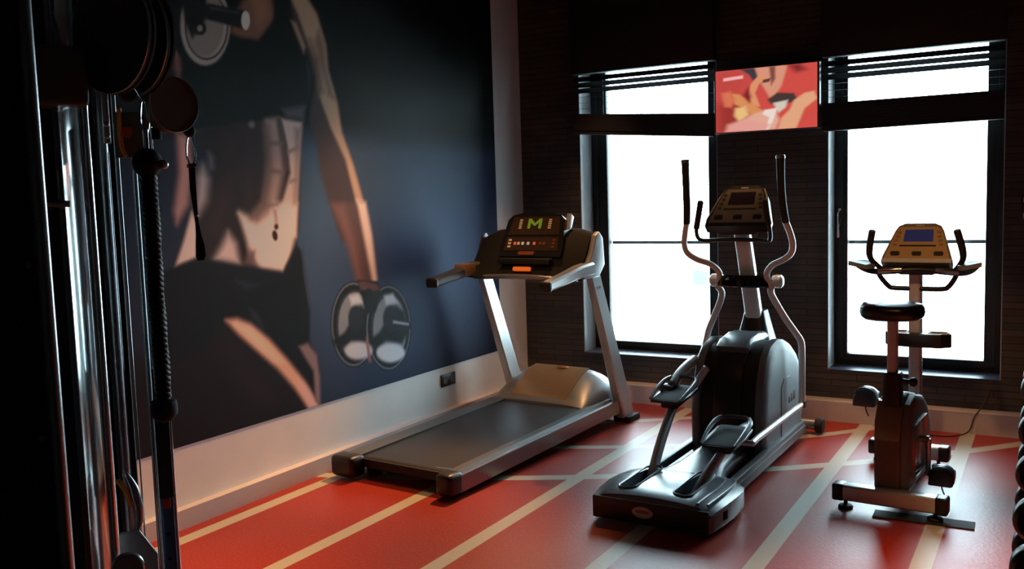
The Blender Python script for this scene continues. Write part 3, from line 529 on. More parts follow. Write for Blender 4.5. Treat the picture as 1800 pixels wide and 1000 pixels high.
# ------------------------------------------------------------------ television
tv = thing('television', 'wall screen showing a red exercise picture, hung between the windows', 'television', (-1.772, 6.55, 2.2495))
W2, H2 = .366, .224
B().box(-W2, W2, -.028, .028, -H2, H2, .006).obj('housing', 'grey_plastic', tv)
B().box(-.14, .14, .028, .14, -.11, .11, .004).obj('wall_bracket', 'matte_black', tv)
TVS = [('P', [(0, .55), (.2, .5), (.35, .75), (.3, 1), (0, 1)], (150, 50, 45), .12), ('P', [(.25, 0), (.42, 0), (.44, .14), (.38, .2), (.34, .1)], (60, 55, 62), .02),
 ('P', [(.40, 0), (.72, 0), (.66, .32), (.60, .46), (.55, .5), (.50, .36), (.44, .2)], (205, 140, 115), .02), ('P', [(.54, .0), (.6, .0), (.6, .2), (.56, .3)], (120, 70, 60), .02),
 ('P', [(.36, .25), (.44, .12), (.52, .14), (.44, .26), (.40, .4), (.45, .62), (.38, .6), (.33, .42)], (210, 140, 100), .015),
 ('P', [(.17, .38), (.24, .40), (.42, .62), (.50, .72), (.40, .78), (.28, .62), (.19, .55)], (205, 135, 85), .015), ('P', [(.06, .36), (.15, .34), (.2, .48), (.16, .60), (.09, .58)], (205, 110, 80), .03),
 ('P', [(.52, .52), (.62, .42), (.78, .45), (.82, .56), (.72, .6), (.56, .60)], (66, 52, 50), .02), ('P', [(.58, .58), (.72, .55), (.7, .66), (.63, .74)], (200, 190, 175), .02),
 ('P', [(.78, .56), (.88, .46), (.97, .44), (1, .56), (.88, .7), (.80, 1), (.62, 1), (.66, .82), (.74, .7)], (214, 156, 120), .02),
 ('P', [(.36, .74), (.50, .68), (.60, .70), (.64, .85), (.60, 1), (.30, 1), (.24, .86)], (214, 160, 140), .03), ('P', [(.50, .68), (.62, .66), (.58, .85), (.53, 1), (.50, 1), (.54, .8), (.47, .74)], (225, 205, 195), .015),
 ('P', [(.2, .62), (.30, .60), (.34, .74), (.24, .84), (.19, .74)], (220, 180, 120), .03), ('P', [(.12, .88), (.3, .8), (.55, .92), (.5, 1), (.1, 1)], (216, 150, 140), .04),
 ('P', [(.08, .12), (.28, .10), (.28, .15), (.08, .17)], (232, 170, 168), .01), ('P', [(.48, .20), (.56, .18), (.54, .24), (.47, .25)], (90, 50, 45), .012), ('P', [(.72, .0), (.84, .0), (.9, .1), (.8, .13)], (120, 40, 40), .05), ('P', [(.28, .42), (.33, .3), (.36, .45), (.34, .55)], (120, 35, 40), .03)]
nu, nv = 128, 80
U, V = np.meshgrid(np.arange(nu+1)/nu, np.arange(nv+1)/nv); u1, v1 = U.ravel(), 1-V.ravel()
img = np.tile(lin((198, 74, 66)), (len(u1), 1)); g = (np.exp(-((u1-.1)/.3)**2-((v1-.2)/.5)**2))[:, None]; img = img*(1-.5*g)+lin((165, 60, 60))*.5*g
paint(u1, v1, TVS, img)
print_mesh('screen', 'screen_picture', lambda u, v: np.stack([-W2+.014+u*(2*W2-.028), np.full(u.shape, -.0288), -H2+.008+v*(2*H2-.016)], 1), nu, nv, img, tv)

# ------------------------------------------------------------------ treadmill
T = thing('treadmill', 'dark grey treadmill with silver uprights standing along the mural wall', 'treadmill', (-3.235, 3.97, 0), 4)
zt = lambda y: .128+.028*y                                           # sloping deck top
def deckbox(b, x0, x1, y0, y1, dz0, dz1, ch=0, side=0):
    rings = []
    for y in (y0, y1):
        a, c = zt(y)+dz0, zt(y)+dz1
        rings.append([(x0, y, a), (x1, y, a), (x1, y, c-(ch if side > 0 else 0)), (x1-ch if side > 0 else x1, y, c), (x0+ch if side < 0 else x0, y, c), (x0, y, c-(ch if side < 0 else 0))] if ch else [(x0, y, a), (x1, y, a), (x1, y, c), (x0, y, c)])
    b.loft(rings); return b
deckbox(B(), -.30, .375, .13, 1.9, -.06, -.012).obj('deck_board', 'matte_black', T)
b = B(); pr = []
for k in range(9):
    a = PI*.95*k/8; pr.append((.155-.045*math.sin(a)*1.0, zt(.15)-.030-.03*math.cos(a)*-1))
outl = [(1.75, zt(1.75)-.004), (.17, zt(.17)-.004)]+[(.165-.035*math.sin(PI*k/8), zt(.17)-.039+.035*math.cos(PI*k/8)) for k in range(1, 9)]+[(1.75, zt(1.75)-.074)]
b.prism(outl, 'x', -.285, .36); b.obj('running_belt', 'belt', T, angle=50)
B().box(-.33, .40, .165, .22, .055, .108, .01).obj('rear_cover', 'dark_silver', T)
for sgn, nm in ((-1, 'l'), (1, 'r')):
    x_in, x_out = (.365, .435) if sgn > 0 else (-.29, -.425)
    lo, hi = min(x_in, x_out), max(x_in, x_out)
    deckbox(B(), lo, hi, .13, 1.78 if sgn < 0 else 1.92, -.05, .006, .02, sgn).obj('foot_rail', 'grey_plastic', T)
    b = B(); xo = x_out+sgn*.002
    deckbox(b, min(xo, xo+sgn*.016), max(xo, xo+sgn*.016), .13, 1.97, -.105, -.006, .006, sgn); b.obj('side_skirt', 'dark_silver', T)
    b = B(); c0 = lo-.012 if sgn > 0 else lo-.015
    b.box(min(x_in-sgn*.02, xo+sgn*.022), max(x_in-sgn*.02, xo+sgn*.022), .035, .16, .018, zt(.1)+.012, .028, seg=4); b.obj('end_cap', 'black_plastic', T)
b = B()
for k in range(9): b.box(.25+k*.014, .258+k*.014, .175+.002*k, .182+.002*k, zt(.18)-.0035, zt(.18)-.003)
b.obj('belt_print', 'white_plastic', T)
for x in (-.35, .33):
    b = B(); b.box(x, x+.07, .24, .30, .0, .06, .006); b.obj('rear_foot', 'rubber', T)
# motor hood
def arch(y, hw, z0, z1, shx=0, n=20, e=3.2):
    r = []
    for k in range(n+1):
        a = PI*k/n; c, s_ = math.cos(a), math.sin(a)
        r.append((shx+hw*math.copysign(abs(c)**(2/e), c), y, z0+(z1-z0)*abs(s_)**(2/e)))
    r.append((shx-hw, y, z0-.03)); r.append((shx+hw, y, z0-.03)); return r
b = B(); sec = [(1.63, .385, .185), (1.66, .395, .215), (1.74, .405, .268), (1.84, .41, .325), (1.93, .41, .365), (2.00, .405, .378), (2.06, .395, .355), (2.10, .38, .26), (2.12, .37, .17)]
b.loft([arch(y, hw, .150, z, -.02) for y, hw, z in sec]); b.obj('motor_hood', 'hood_side', T, angle=45)
b = B(); b.loft([[(x+(-.03), y, z+.004) for x, z in ((-.23, z1-.004), (.23, z1-.004), (.23, z1-.02), (-.23, z1-.02))] for y, hw, z1 in sec[1:6]]); b.obj('hood_panel', 'hood', T, angle=50)
b = B(); b.ball((0, 0, 0), .05, (1.0, .42, .12)); o = b.obj('hood_badge', 'copper_badge', T); o.location = (.0, 1.955, .378); o.rotation_euler = (.25, 0, 0)
B().box(-.40, .40, 1.65, 2.14, .045, .16, .01).obj('motor_bay', 'matte_black', T)
# uprights
for sgn in (-1, 1):
    b = B(); xc = -.02+sgn*.455
    def ur(y, z, w, d): return [(xc-w/2, y-d/2, z), (xc+w/2, y-d/2, z), (xc+w/2, y+d/2, z), (xc-w/2, y+d/2, z)]
    rings = []
    for k in range(9):
        f = k/8; y = 2.10-.43*f; z = .02+1.06*f; w = .075-.025*f; d = .15-.02*f
        q = .010; rings.append([(xc-w/2+q, y-d/2, z), (xc+w/2-q, y-d/2, z), (xc+w/2, y-d/2+q, z), (xc+w/2, y+d/2-q, z), (xc+w/2-q, y+d/2, z), (xc-w/2+q, y+d/2, z), (xc-w/2, y+d/2-q, z), (xc-w/2, y-d/2+q, z)])
    b.loft(rings); b.obj('upright', 'silver_paint', T)
    for yb in (1.68, 1.72): B().cyl((xc+.024, yb, 1.00), (xc+.029, yb, 1.00), .007, n=10).obj('bolt', 'steel', T)
    B().box(xc-.06, xc+.07, 2.02, 2.19, 0, .045, .008).obj('foot', 'rubber', T)
# console
Cn = B()
prof = [(1.44, 1.075), (1.50, 1.06), (1.72, 1.075), (1.80, 1.16), (1.775, 1.36), (1.735, 1.40), (1.66, 1.375), (1.535, 1.16)]
rings = []
for x, sc_ in ((-.475, .74), (-.46, .84), (-.43, .90), (-.36, .97), (-.2, 1.02), (0, 1.02), (.16, 1.02), (.32, .98), (.39, .92), (.43, .90)):
    rings.append([(x, 1.60+(y-1.60)*(.75+.25*sc_), 1.065+(z-1.065)*sc_) for y, z in prof])
Cn.loft(rings); Cn.obj('console_body', 'console_black', T, angle=50)
# head panel, leaning away
def tilt_pt(x, t, n_, y0=1.575, z0=1.20, ang=math.radians(66)): return (x, y0+t*math.cos(ang)-n_*math.sin(ang), z0+t*math.sin(ang)+n_*math.cos(ang))
def panel(b, outline, n0, n1, **k): b.loft([[tilt_pt(x, t, n0, **k) for x, t in outline], [tilt_pt(x, t, n1, **k) for x, t in outline]]); return b
ol = [(-.245, 0), (.255, 0), (.262, .06), (.238, .27), (.20, .305), (.10, .322), (-.12, .322), (-.195, .305), (-.228, .27), (-.252, .06)]
b = panel(B(), ol, -.06, .035); b.obj('display_housing', 'black_plastic', T, angle=45)
M['dim_panel'] = mat('dim_panel', (.06, .038, .026), .35)
dp = panel(B(), [(-.205, .160), (.215, .160), (.195, .292), (-.18, .292)], .0352, .037).obj('display_panel', 'dim_panel', T)
panel(B(), [(-.215, .045), (.225, .045), (.215, .142), (-.205, .142)], .0352, .037).obj('key_panel', 'dim_panel', T)
b = B()
for pl in ([(-.055, .205), (-.032, .205), (-.032, .278), (-.055, .278)], [(.035, .205), (.058, .205), (.058, .278), (.035, .278)], [(-.032, .278), (-.032, .248), (.002, .222), (.002, .245)], [(.002, .222), (.035, .248), (.035, .278), (.002, .245)]): panel(b, pl, .0372, .038)
b.obj('matrix_display', 'led_green', T)
for x in (-.115, .125):
    b = B()
    for k in range(5): panel(b, [(x-.012, .205+k*.015), (x+.012, .205+k*.015), (x+.012, .213+k*.015), (x-.012, .213+k*.015)], .0372, .038)
    b.obj('level_lights', 'led_warm', T)
for k, (x, m_) in enumerate(((-.13, 'led_red'), (-.10, 'led_warm'), (-.065, 'led_white'), (-.02, 'led_white'), (.03, 'led_red'), (.08, 'dim_orange'), (.11, 'dim_orange'))):
    panel(B(), [(x-.010+.001, .085), (x+.010, .085), (x+.010, .105), (x-.010, .105)], .0372, .040).obj('button', m_, T)
for x in (-.175, .185):
    b = B()
    for k in range(3): panel(b, [(x-.012, .065+k*.024), (x+.012, .065+k*.024), (x+.012, .078+k*.024), (x-.012, .078+k*.024)], .0372, .040)
    b.obj('key_column', 'led_warm' if x < 0 else 'dim_orange', T)
def face_box(x0, x1, z0, z1, m, nm, out=.004):
    b = B(); f = lambda z: 1.535+(z-1.16)*.58-.004
    b.loft([[(x0, f(z0)-out, z0), (x1, f(z0)-out, z0), (x1, f(z0)+.01, z0), (x0, f(z0)+.01, z0)], [(x0, f(z1)-out, z1), (x1, f(z1)-out, z1), (x1, f(z1)+.01, z1), (x0, f(z1)+.01, z1)]]); return b.obj(nm, m, T)
o = panel(B(), rrect(.005, -.0, .13, .026, .012), .03, .04, y0=1.545, z0=1.225).obj('logo_badge', 'dim_orange', T)
B().box(-.21, .21, 1.475, 1.53, 1.165, 1.205, .008).obj('reading_ledge', 'matte_black', T)
o = B().prism(rrect(0, 0, .145, .030, .010), 'y', -.006, .006, .002).obj('stop_button', 'orange', T); o.location = (.0, 1.462, 1.135); o.rotation_euler = (-.25, 0, 0)
b = B(); b.tube([(-.43, 1.50, 1.07), (-.3, 1.46, 1.075), (-.12, 1.43, 1.085), (.1, 1.43, 1.085), (.28, 1.46, 1.075), (.41, 1.50, 1.07)], .017); b.obj('cross_handle', 'dark_silver', T)
# silver shoulder trim on the right, both sides built
for sgn in (1, -1):
    xo = .437 if sgn > 0 else -.477
    b = B(); pf = [(1.50, 1.07), (1.70, 1.07), (1.785, 1.15), (1.765, 1.33), (1.72, 1.375), (1.67, 1.35), (1.62, 1.24), (1.56, 1.16)]
    b.prism(pf, 'x', xo-.012, xo+.028 if sgn > 0 else xo+.004, .008); b.obj('shoulder_cover', 'silver_paint' if sgn > 0 else 'black_plastic', T)
b = B(); b.prism([(1.70, 1.40), (1.735, 1.475), (1.70, 1.50), (1.655, 1.39)], 'x', .225, .262, .006); b.obj('display_trim', 'silver_paint', T)
# arms
for sgn in (1, -1):
    xc = .445 if sgn > 0 else -.455
    b = B(); rings = []
    for y, z, w, h in ((1.60, 1.135, .095, .085), (1.45, 1.125, .092, .078), (1.3, 1.10, .088, .070), (1.15, 1.078, .082, .064), (1.07, 1.066, .078, .058)):
        q = .014; rings.append([(xc-w/2+q, y, z-h/2), (xc+w/2-q, y, z-h/2), (xc+w/2, y, z-h/2+q), (xc+w/2, y, z+h/2-q), (xc+w/2-q, y, z+h/2), (xc-w/2+q, y, z+h/2), (xc-w/2, y, z+h/2-q), (xc-w/2, y, z-h/2+q)])
    b.loft(rings); b.obj('handrail', 'silver_paint' if sgn > 0 else 'grey_plastic', T)
    B().box(xc-.043, xc+.043, 1.035, 1.075, 1.032, 1.098, .014, seg=3).obj('handrail_end', 'black_plastic', T)
    if sgn < 0: B().box(xc-.049, xc+.049, 1.36, 1.49, 1.083, 1.168, .01).obj('handrail_block', 'tan_plastic', T)

# ------------------------------------------------------------------ elliptical trainer
EL = thing('elliptical_trainer', 'grey elliptical trainer with two pedals and tall swinging handles', 'exercise machine', (-1.675, 4.06, 0), .9)
def rs(y, hw, z0, z1, crown=.02, xc=0, n=10, rnd=.03):
    r = [(xc-hw+.012, y, z0), (xc+hw-.012, y, z0), (xc+hw, y, z0+.02)]
    for k in range(n+1):
        f = k/n; x = hw-2*hw*f; e = max(0, (abs(x)-(hw-rnd))/rnd); z = z1+crown*(1-(x/hw)**2)-e*e*rnd*.8; r.append((xc+x, y, z))
    r.append((xc-hw, y, z0+.02)); return r
b = B(); b.loft([rs(y, hw, .02, z1, cr) for y, hw, z1, cr in ((0, .298, .118, .022), (.012, .308, .132, .026), (.05, .318, .142, .028), (.15, .333, .148, .026), (.28, .343, .150, .022), (.40, .340, .146, .018), (.48, .318, .138, .016), (.54, .280, .126, .015), (.58, .235, .105, .012))])
cover = b.obj('rear_cover', 'blue_grey_plastic', EL, angle=40)
bpy.context.view_layer.update()
cuts = []
for xc in (-.155, .135):
    c = B().prism(rrect(xc, .27, .088, .40, .04), 'z', .06, .4).obj('cutter', 'matte_black', EL); cuts.append(c)
c = B().box(.30, .40, .12, .17, .055, .10).obj('cutter', 'matte_black', EL); cuts.append(c)
bpy.context.view_layer.update(); cut(cover, cuts)
for xc in (-.155, .135):
    pts = [(x, y, .150+.022*(1-(x/.33)**2)+.002) for x, y in rrect(xc, .27, .094, .406, .043, 4)]; pts.append(pts[0])
    B().tube(pts, .005, n=8, smooth=0, round_end=False).obj('slot_rim', 'blue_grey_plastic', EL)
    B().box(xc-.040, xc+.040, .08, .46, .045, .075, .002).obj('roller_track', 'matte_black', EL)
    B().box(xc-.03, xc+.03, .20, .30, .077, .13, .012).obj('roller', 'rubber', EL)
b = B()
for x0 in (.235, .285): b.tube([(x0, .03, .152), (x0+.012, .2, .157), (x0+.008, .4, .150), (x0-.03, .53, .135)], .007, n=8)
b.obj('cover_ridge', 'blue_grey_plastic', EL)
B().box(-.300, .300, -.006, .006, .022, .132, .004).obj('rear_plate', 'black_plastic', EL)
o = B().prism([(.055*math.cos(2*PI*k/28), .028*math.sin(2*PI*k/28)) for k in range(28)], 'y', -.011, -.006, .001).obj('oval_badge', 'badge', EL); o.location = (-.03, 0, .082)
b = B(); b.prism([(.038*math.cos(2*PI*k/24), .010*math.sin(2*PI*k/24)+.006) for k in range(24)], 'y', -.0125, -.0111); o = b.obj('badge_emblem', 'dark_silver', EL); o.location = (-.03, 0, .080)
b = B(); b.loft([rs(y, hw, .05, z1, .012, rnd=.05) for y, hw, z1 in ((.5, .20, .135), (.62, .165, .135), (.75, .13, .150), (.95, .115, .165), (1.3, .115, .17))]); b.obj('centre_beam_cover', 'blue_grey_plastic', EL, angle=45)
for sgn in (-1, 1):
    x0 = sgn*.235
    B().box(x0-.022, x0+.022, .48, 1.95, .075, .125, .006).obj('side_rail', 'grey_plastic', EL)
    B().box(x0+sgn*.024-.006, x0+sgn*.024+.006, .48, 1.95, .05, .10, .003).obj('rail_edge', 'grey_plastic', EL)
B().box(-.10, .10, .3, 2.1, .03, .10, .01).obj('base_frame', 'matte_black', EL)
# drive housing
side = [(1.16, .05), (1.15, .30), (1.19, .50), (1.27, .64), (1.36, .70), (1.50, .725), (1.62, .71), (1.76, .665), (1.90, .585), (2.02, .47), (2.08, .34), (2.07, .20), (2.01, .05)]
def inset(pf, k, c=(1.62, .35)): return [(c[0]+(y-c[0])*k, c[1]+(z-c[1])*k) for y, z in pf]
b = B(); b.prism(side, 'x', -.085, .085, .012); b.obj('housing_spine', 'black_plastic', EL, angle=40)
b = B(); b.prism(inset(side, .955), 'x', -.172, .172, .01); b.obj('housing_core', 'matte_black', EL, angle=40)
for sgn in (-1, 1):
    b = B(); b.loft([[(sgn*x, y, z) for y, z in inset(side, k)] for x, k in ((.160, .93), (.166, .975), (.175, .988), (.205, .98), (.222, .93), (.228, .80), (.229, .2))]); b.obj('side_shell', 'side_shell', EL, angle=40)
    b = B(); b.loft([[(sgn*x, y, z) for y, z in [(1.50, .10), (1.50, .42), (1.56, .47), (1.70, .465), (1.84, .40), (1.90, .28), (1.90, .10)]] for x in (.215, .2325)]); b.obj('shell_panel', 'side_shell', EL)
    b = B()
    for k in range(3): b.box(sgn*.2326, sgn*.2345, 1.66+k*.055, 1.70+k*.055, .30, .34+.01*k, .0008)
    b.obj('shell_badge', 'grey_plastic', EL)
b = B(); b.prism([(1.26, .70), (1.34, .735), (1.50, .755), (1.64, .745), (1.72, .72), (1.70, .69), (1.3, .66)], 'x', -.10, .10, .02); b.obj('top_cap', 'blue_grey_plastic', EL, angle=45)
b = B(); b.loft([[(x*k_-.0, 1.77+(y)*k2-.0*z, z) for x, y in rrect(0, 0, .20, .20, .05)] for z, k_, k2 in ((.64, 1.15, 1.2), (.72, .95, 1.0), (.80, .75, .85), (.86, .62, .7))])
b.obj('mast_boot', 'black_plastic', EL, angle=50)
# mast
b = B(); rings = []
for k in range(9):
    f = k/8; y = 1.81-.33*f; z = .62+.78*f; rings.append([(px_*(1-.1*f), y+q, z+.0) for px_, q in rrect(0, 0, .105, .075, .022)])
b.loft(rings); b.obj('mast', 'silver_paint', EL, angle=50)
# pivot cover
b = B(); b.loft([[(x, 1.56+(y)*k, z) for x, y in [(-.19, .0), (-.155, -.07), (-.05, -.10), (.05, -.10), (.155, -.07), (.19, .0), (.155, .07), (.05, .09), (-.05, .09), (-.155, .07)]] for z, k in ((1.030, .85), (1.04, 1), (1.075, 1))]+[[(x*.8, 1.56+y*.8, 1.105) for x, y in [(-.19, .0), (-.155, -.07), (-.05, -.10), (.05, -.10), (.155, -.07), (.19, .0), (.155, .07), (.05, .09), (-.05, .09), (-.155, .07)]]])
b.obj('pivot_cover', 'gloss_black', EL, angle=30)
B().cyl((-.21, 1.56, 1.075), (.21, 1.56, 1.075), .018).obj('pivot_axle', 'steel', EL)
# swinging handles: upper arm with grip and lower arm down to the pedal link
def arm(sgn):
    x = lambda v: sgn*v
    up = [(x(.165), 1.52, 1.03), (x(.148), 1.50, 1.09), (x(.152), 1.49, 1.13), (x(.195), 1.46, 1.175), (x(.262), 1.42, 1.205), (x(.315), 1.40, 1.245), (x(.330), 1.385, 1.30), (x(.318), 1.37, 1.37), (x(.300), 1.35, 1.43), (x(.290), 1.33, 1.52), (x(.285), 1.31, 1.65), (x(.285), 1.30, 1.80)]
    B().tube(up[:9], .0185).obj('handle_arm', 'silver_paint', EL)
    B().tube([up[8], up[9], up[10], up[11]], [.0215, .022, .022, .024]).obj('hand_grip', 'foam', EL)
    B().lathe((x(.285), 1.30, 1.795), (0, -.05, 1), [(0, .026), (.012, .027), (.02, .022)]).obj('grip_cap', 'steel', EL)
    yb = 1.70 if sgn > 0 else 1.42
    lo = [(x(.165), 1.52, 1.03), (x(.155), 1.56, .99), (x(.175), 1.59, .93), (x(.225), 1.62, .83), (x(.275), 1.66, .74), (x(.300), 1.69, .68), (x(.303), yb*.3+1.70*.7, .58), (x(.303), yb*.7+1.70*.3, .42), (x(.303), yb, .29 if sgn > 0 else .36)]
    B().tube(lo, .0205).obj('lower_arm', 'silver_paint', EL)
    B().lathe((x(.165), 1.56, 1.065), (sgn, 0, 0), [(0, .036), (.03, .042), (.05, .040), (.062, .028), (.066, .01)]).obj('pivot_boss', 'silver_paint', EL)
    return yb
arm(1); arm(-1)
# pedals, link arms and roller tubes
def pedal(sgn, c, tilt, link_end, foot):
    x0, y0, z0 = c
    root_p = bpy.data.objects.new('pedal', None)
    bb = B(); bb.prism([(-.085, -.155), (.085, -.155), (.102, -.02), (.098, .13), (.06, .158), (-.06, .158), (-.098, .13), (-.102, -.02)], 'z', -.016, 0, .005); o = bb.obj('pedal', 'black_plastic', EL); o.location = c; o.rotation_euler = (tilt, 0, 0)
    q = B()
    for s2 in (-1, 1): q.tube([(s2*.088, -.150, .006), (s2*.098, -.03, .026), (s2*.096, .09, .040), (s2*.075, .148, .048)], [.008, .012, .014, .012], n=8, flat=.9)
    q.tube([(-.078, .150, .04), (-.03, .165, .046), (.03, .165, .046), (.078, .150, .04)], .012, n=8); q.obj('pedal_rim', 'blue_grey_plastic', o)
    q = B()
    q.box(-.082, .082, -.145, .145, -.001, .003, .001)
    q.obj('tread_pad', 'rubber', o)
    B().box(x0-.05, x0+.05, y0-.10, y0+.08, z0-.065, z0-.014, .014, rot=Matrix.Rotation(tilt, 3, 'X')).obj('pedal_bracket', 'matte_black', EL)
    B().tube([link_end, (sgn*.303, y0+.14, z0-.035), (sgn*.303, y0+.05, z0-.04)], .017, smooth=0).obj('link_arm', 'silver_paint', EL)
    B().tube([(sgn*.310, y0+.05, z0-.04), (x0, y0+.04, z0-.04)], .016, smooth=0).obj('link_pin', 'silver_paint', EL)
    B().cyl((sgn*.285, link_end[1], link_end[2]), (sgn*.325, link_end[1], link_end[2]), .022).obj('link_joint', 'black_plastic', EL)
    B().tube([foot, ((foot[0]*.5+x0*.5), foot[1]*.55+y0*.45, foot[2]*.5+z0*.5-.02), (x0, y0+.02, z0-.055), (x0*.95, y0+.25, z0-.03), (sgn*.13, 1.2, z0+.10 if sgn < 0 else .26)], [.027, .027, .026, .024, .024], smooth=4).obj('roller_tube', 'silver_paint', EL)
pedal(1, (.185, .62, .335), .13, (.303, 1.70, .29), (.135, .27, .11))
pedal(-1, (-.215, .90, .475), .10, (-.303, 1.42, .36), (-.165, .42, .11))
B().tube([(-.24, 1.30, .60), (-.26, 1.15, .56), (-.27, 1.0, .50)], .03, smooth=3).obj('crank_arm', 'silver_paint', EL)
B().box(-.33, -.25, .93, 1.03, .425, .505, .02, seg=3).obj('crank_joint', 'side_shell', EL)
# front stabiliser
B().tube([(-.29, 2.13, .062), (.29, 2.13, .062)], .036, smooth=0, n=20).obj('front_stabiliser', 'dark_silver', EL)
for sgn in (-1, 1):
    b = B(); b.cyl((sgn*.285, 2.13, .058), (sgn*.335, 2.13, .058), .052, bev=.008); b.obj('stabiliser_cap', 'rubber', EL)
# console
def tp(x, t, n_, y0, z0, ang): return (x, y0+t*math.cos(ang)-n_*math.sin(ang), z0+t*math.sin(ang)+n_*math.cos(ang))
def tpanel(b, outline, n0, n1, *k): b.loft([[tp(x, t, n0, *k) for x, t in outline], [tp(x, t, n1, *k) for x, t in outline]]); return b
def console(parent, y0, z0, ang, wb, wt, ht, face, body, lit, sc=1.0, edge='silver_paint'):
    k = (y0, z0, ang)
    tpanel(B(), [(-wb, 0), (wb, 0), (wb*.985, ht*.12), (wt*1.15, ht*.80), (wt, ht*.93), (wt*.7, ht), (-wt*.7, ht), (-wt, ht*.93), (-wt*1.15, ht*.80), (-wb*.985, ht*.12)], -.035, .02, *k).obj('console_shell', body, parent, angle=45)
    F = lambda pts, m, nm, a=.0202, c=.023: tpanel(B(), pts, a, c, *k).obj(nm, m, parent)
    F([(-wb*.93, ht*.05), (wb*.93, ht*.05), (wb*.90, ht*.16), (wt*1.08, ht*.78), (wt*.88, ht*.9), (-wt*.88, ht*.9), (-wt*1.08, ht*.78), (-wb*.90, ht*.16)], face, 'console_face')
    F([(-wt*.70, ht*.50), (wt*.70, ht*.50), (wt*.66, ht*.82), (-wt*.66, ht*.82)], lit, 'console_screen', .0232, .0245)
    F([(-wt*.86, ht*.37), (wt*.86, ht*.37), (wt*.86, ht*.41), (-wt*.86, ht*.41)], 'matte_black', 'status_strip', .0232, .0245)
    for cx in (-.62, 0, .62):
        F(rrect(cx*wb, ht*.18, wb*.27, ht*.11, .008*sc), 'black_plastic', 'key', .0232, .027)
    for s2 in (-1, 1):
        for j in range(4):
            cx = s2*(wt*.92+wb*.11*(.9-j*.28)); F(rrect(cx, ht*(.42+.11*j), .022*sc, .014*sc, .005*sc), 'dim_panel' if face != 'gold_face' else 'tan_plastic', 'side_key', .0232, .026)
    F([(-.022, ht*.925), (.022, ht*.925), (.022, ht*.955), (-.022, ht*.955)], 'badge', 'console_badge', .0202, .0215)
    tpanel(B(), [(-wb, -.012), (wb, -.012), (wb, .012), (-wb, .012)], -.040, .024, *k).obj('console_lip', edge, parent)
console(EL, 1.385, 1.405, math.radians(50), .190, .115, .30, 'grey_face', 'black_plastic', 'lcd_dim', edge='black_plastic')
b = B(); b.loft([[(s_x*k, 1.44+yy*k, z) for s_x, yy in [(-.17, -.03), (.17, -.03), (.15, .09), (-.15, .09)]] for z, k in ((1.40, 1), (1.375, .8), (1.355, .55))]); b.obj('console_neck', 'black_plastic', EL)
k_ = (1.385, 1.405, math.radians(50))
for sgn in (1, -1):
    b = B(); tpanel(b, [(sgn*.193, .0), (sgn*.197, .05), (sgn*.150, .22), (sgn*.120, .285), (sgn*.112, .27), (sgn*.14, .2), (sgn*.183, .04)], -.045, .012, *k_); b.obj('console_side_trim', 'silver_paint', EL, angle=60)
fix = [(-.190, 1.295, 1.560), (-.215, 1.32, 1.47), (-.238, 1.35, 1.40), (-.242, 1.38, 1.345), (-.215, 1.41, 1.322), (-.12, 1.43, 1.325), (.0, 1.44, 1.325), (.12, 1.43, 1.322), (.185, 1.40, 1.320), (.205, 1.37, 1.345), (.205, 1.34, 1.42), (.200, 1.32, 1.48), (.195, 1.30, 1.56)]
B().tube(fix, .0125).obj('fixed_handlebar', 'black_plastic', EL)
B().tube(fix[:3], .018).obj('fixed_grip', 'foam', EL); B().tube(fix[-3:], .0175).obj('fixed_grip', 'foam', EL)

# ------------------------------------------------------------------ upright bike
BK = thing('exercise_bike', 'upright exercise bike with tan-faced console in front of the right window', 'exercise bike', (-.698, 4.75, 0), 3.5)
for y, nm, bx, hw in ((.02, 'rear_bar', .005, .24), (.96, 'front_bar', -.085, .19)):
    B().box(bx-hw, bx+hw, y-.04, y+.04, .045, .125, .012, seg=3).obj(nm, 'silver_paint', BK)
    for s2 in (-1, 1): B().box(bx+s2*hw-.03, bx+s2*hw+.03, y-.043, y+.043, .042, .128, .012, seg=3).obj('bar_end_cap', 'black_plastic', BK)
    for s2 in (-1, 1):
        fz = .0062 if (y < .5 and s2 > 0) else 0; b = B(); b.lathe((bx+s2*(hw-.03), y, fz), (0, 0, 1), [(0, .035), (.008, .037), (.016, .030), (.02, .01), (.05, .01)]); b.obj('level_foot', 'rubber', BK)
B().box(-.035, .035, .05, .95, .06, .11, .006).obj('base_beam', 'dark_silver', BK)
hs = [(.045, .10), (.03, .22), (.035, .36), (.06, .46), (.12, .545), (.24, .575), (.42, .54), (.56, .46), (.64, .34), (.66, .22), (.62, .12), (.56, .09)]
b = B(); b.prism(hs, 'x', -.075, .05, .018); b.obj('drive_housing', 'bike_brown', BK, angle=40)
def insb(k, c=(.34, .32)): return [(c[0]+(y-c[0])*k, c[1]+(z-c[1])*k) for y, z in hs]
b = B(); b.loft([[(x, y, z) for y, z in insb(k)] for x, k in ((.051, .96), (.075, .955), (.085, .92), (.09, .82), (.091, .2))]); b.obj('side_shell', 'side_shell', BK, angle=40)
b = B(); b.prism([(.022, .37), (.03, .46), (.10, .552), (.115, .552), (.06, .46), (.05, .37)], 'x', -.07, .045, .004); b.obj('rear_panel', 'hood', BK)
B().box(.088, .096, .10, .42, .17, .44, .02).obj('shell_plate', 'dark_silver', BK)
b = B(); b.cyl((-.118, .35, .315), (.128, .35, .315), .018); b.obj('crank_axle', 'steel', BK)
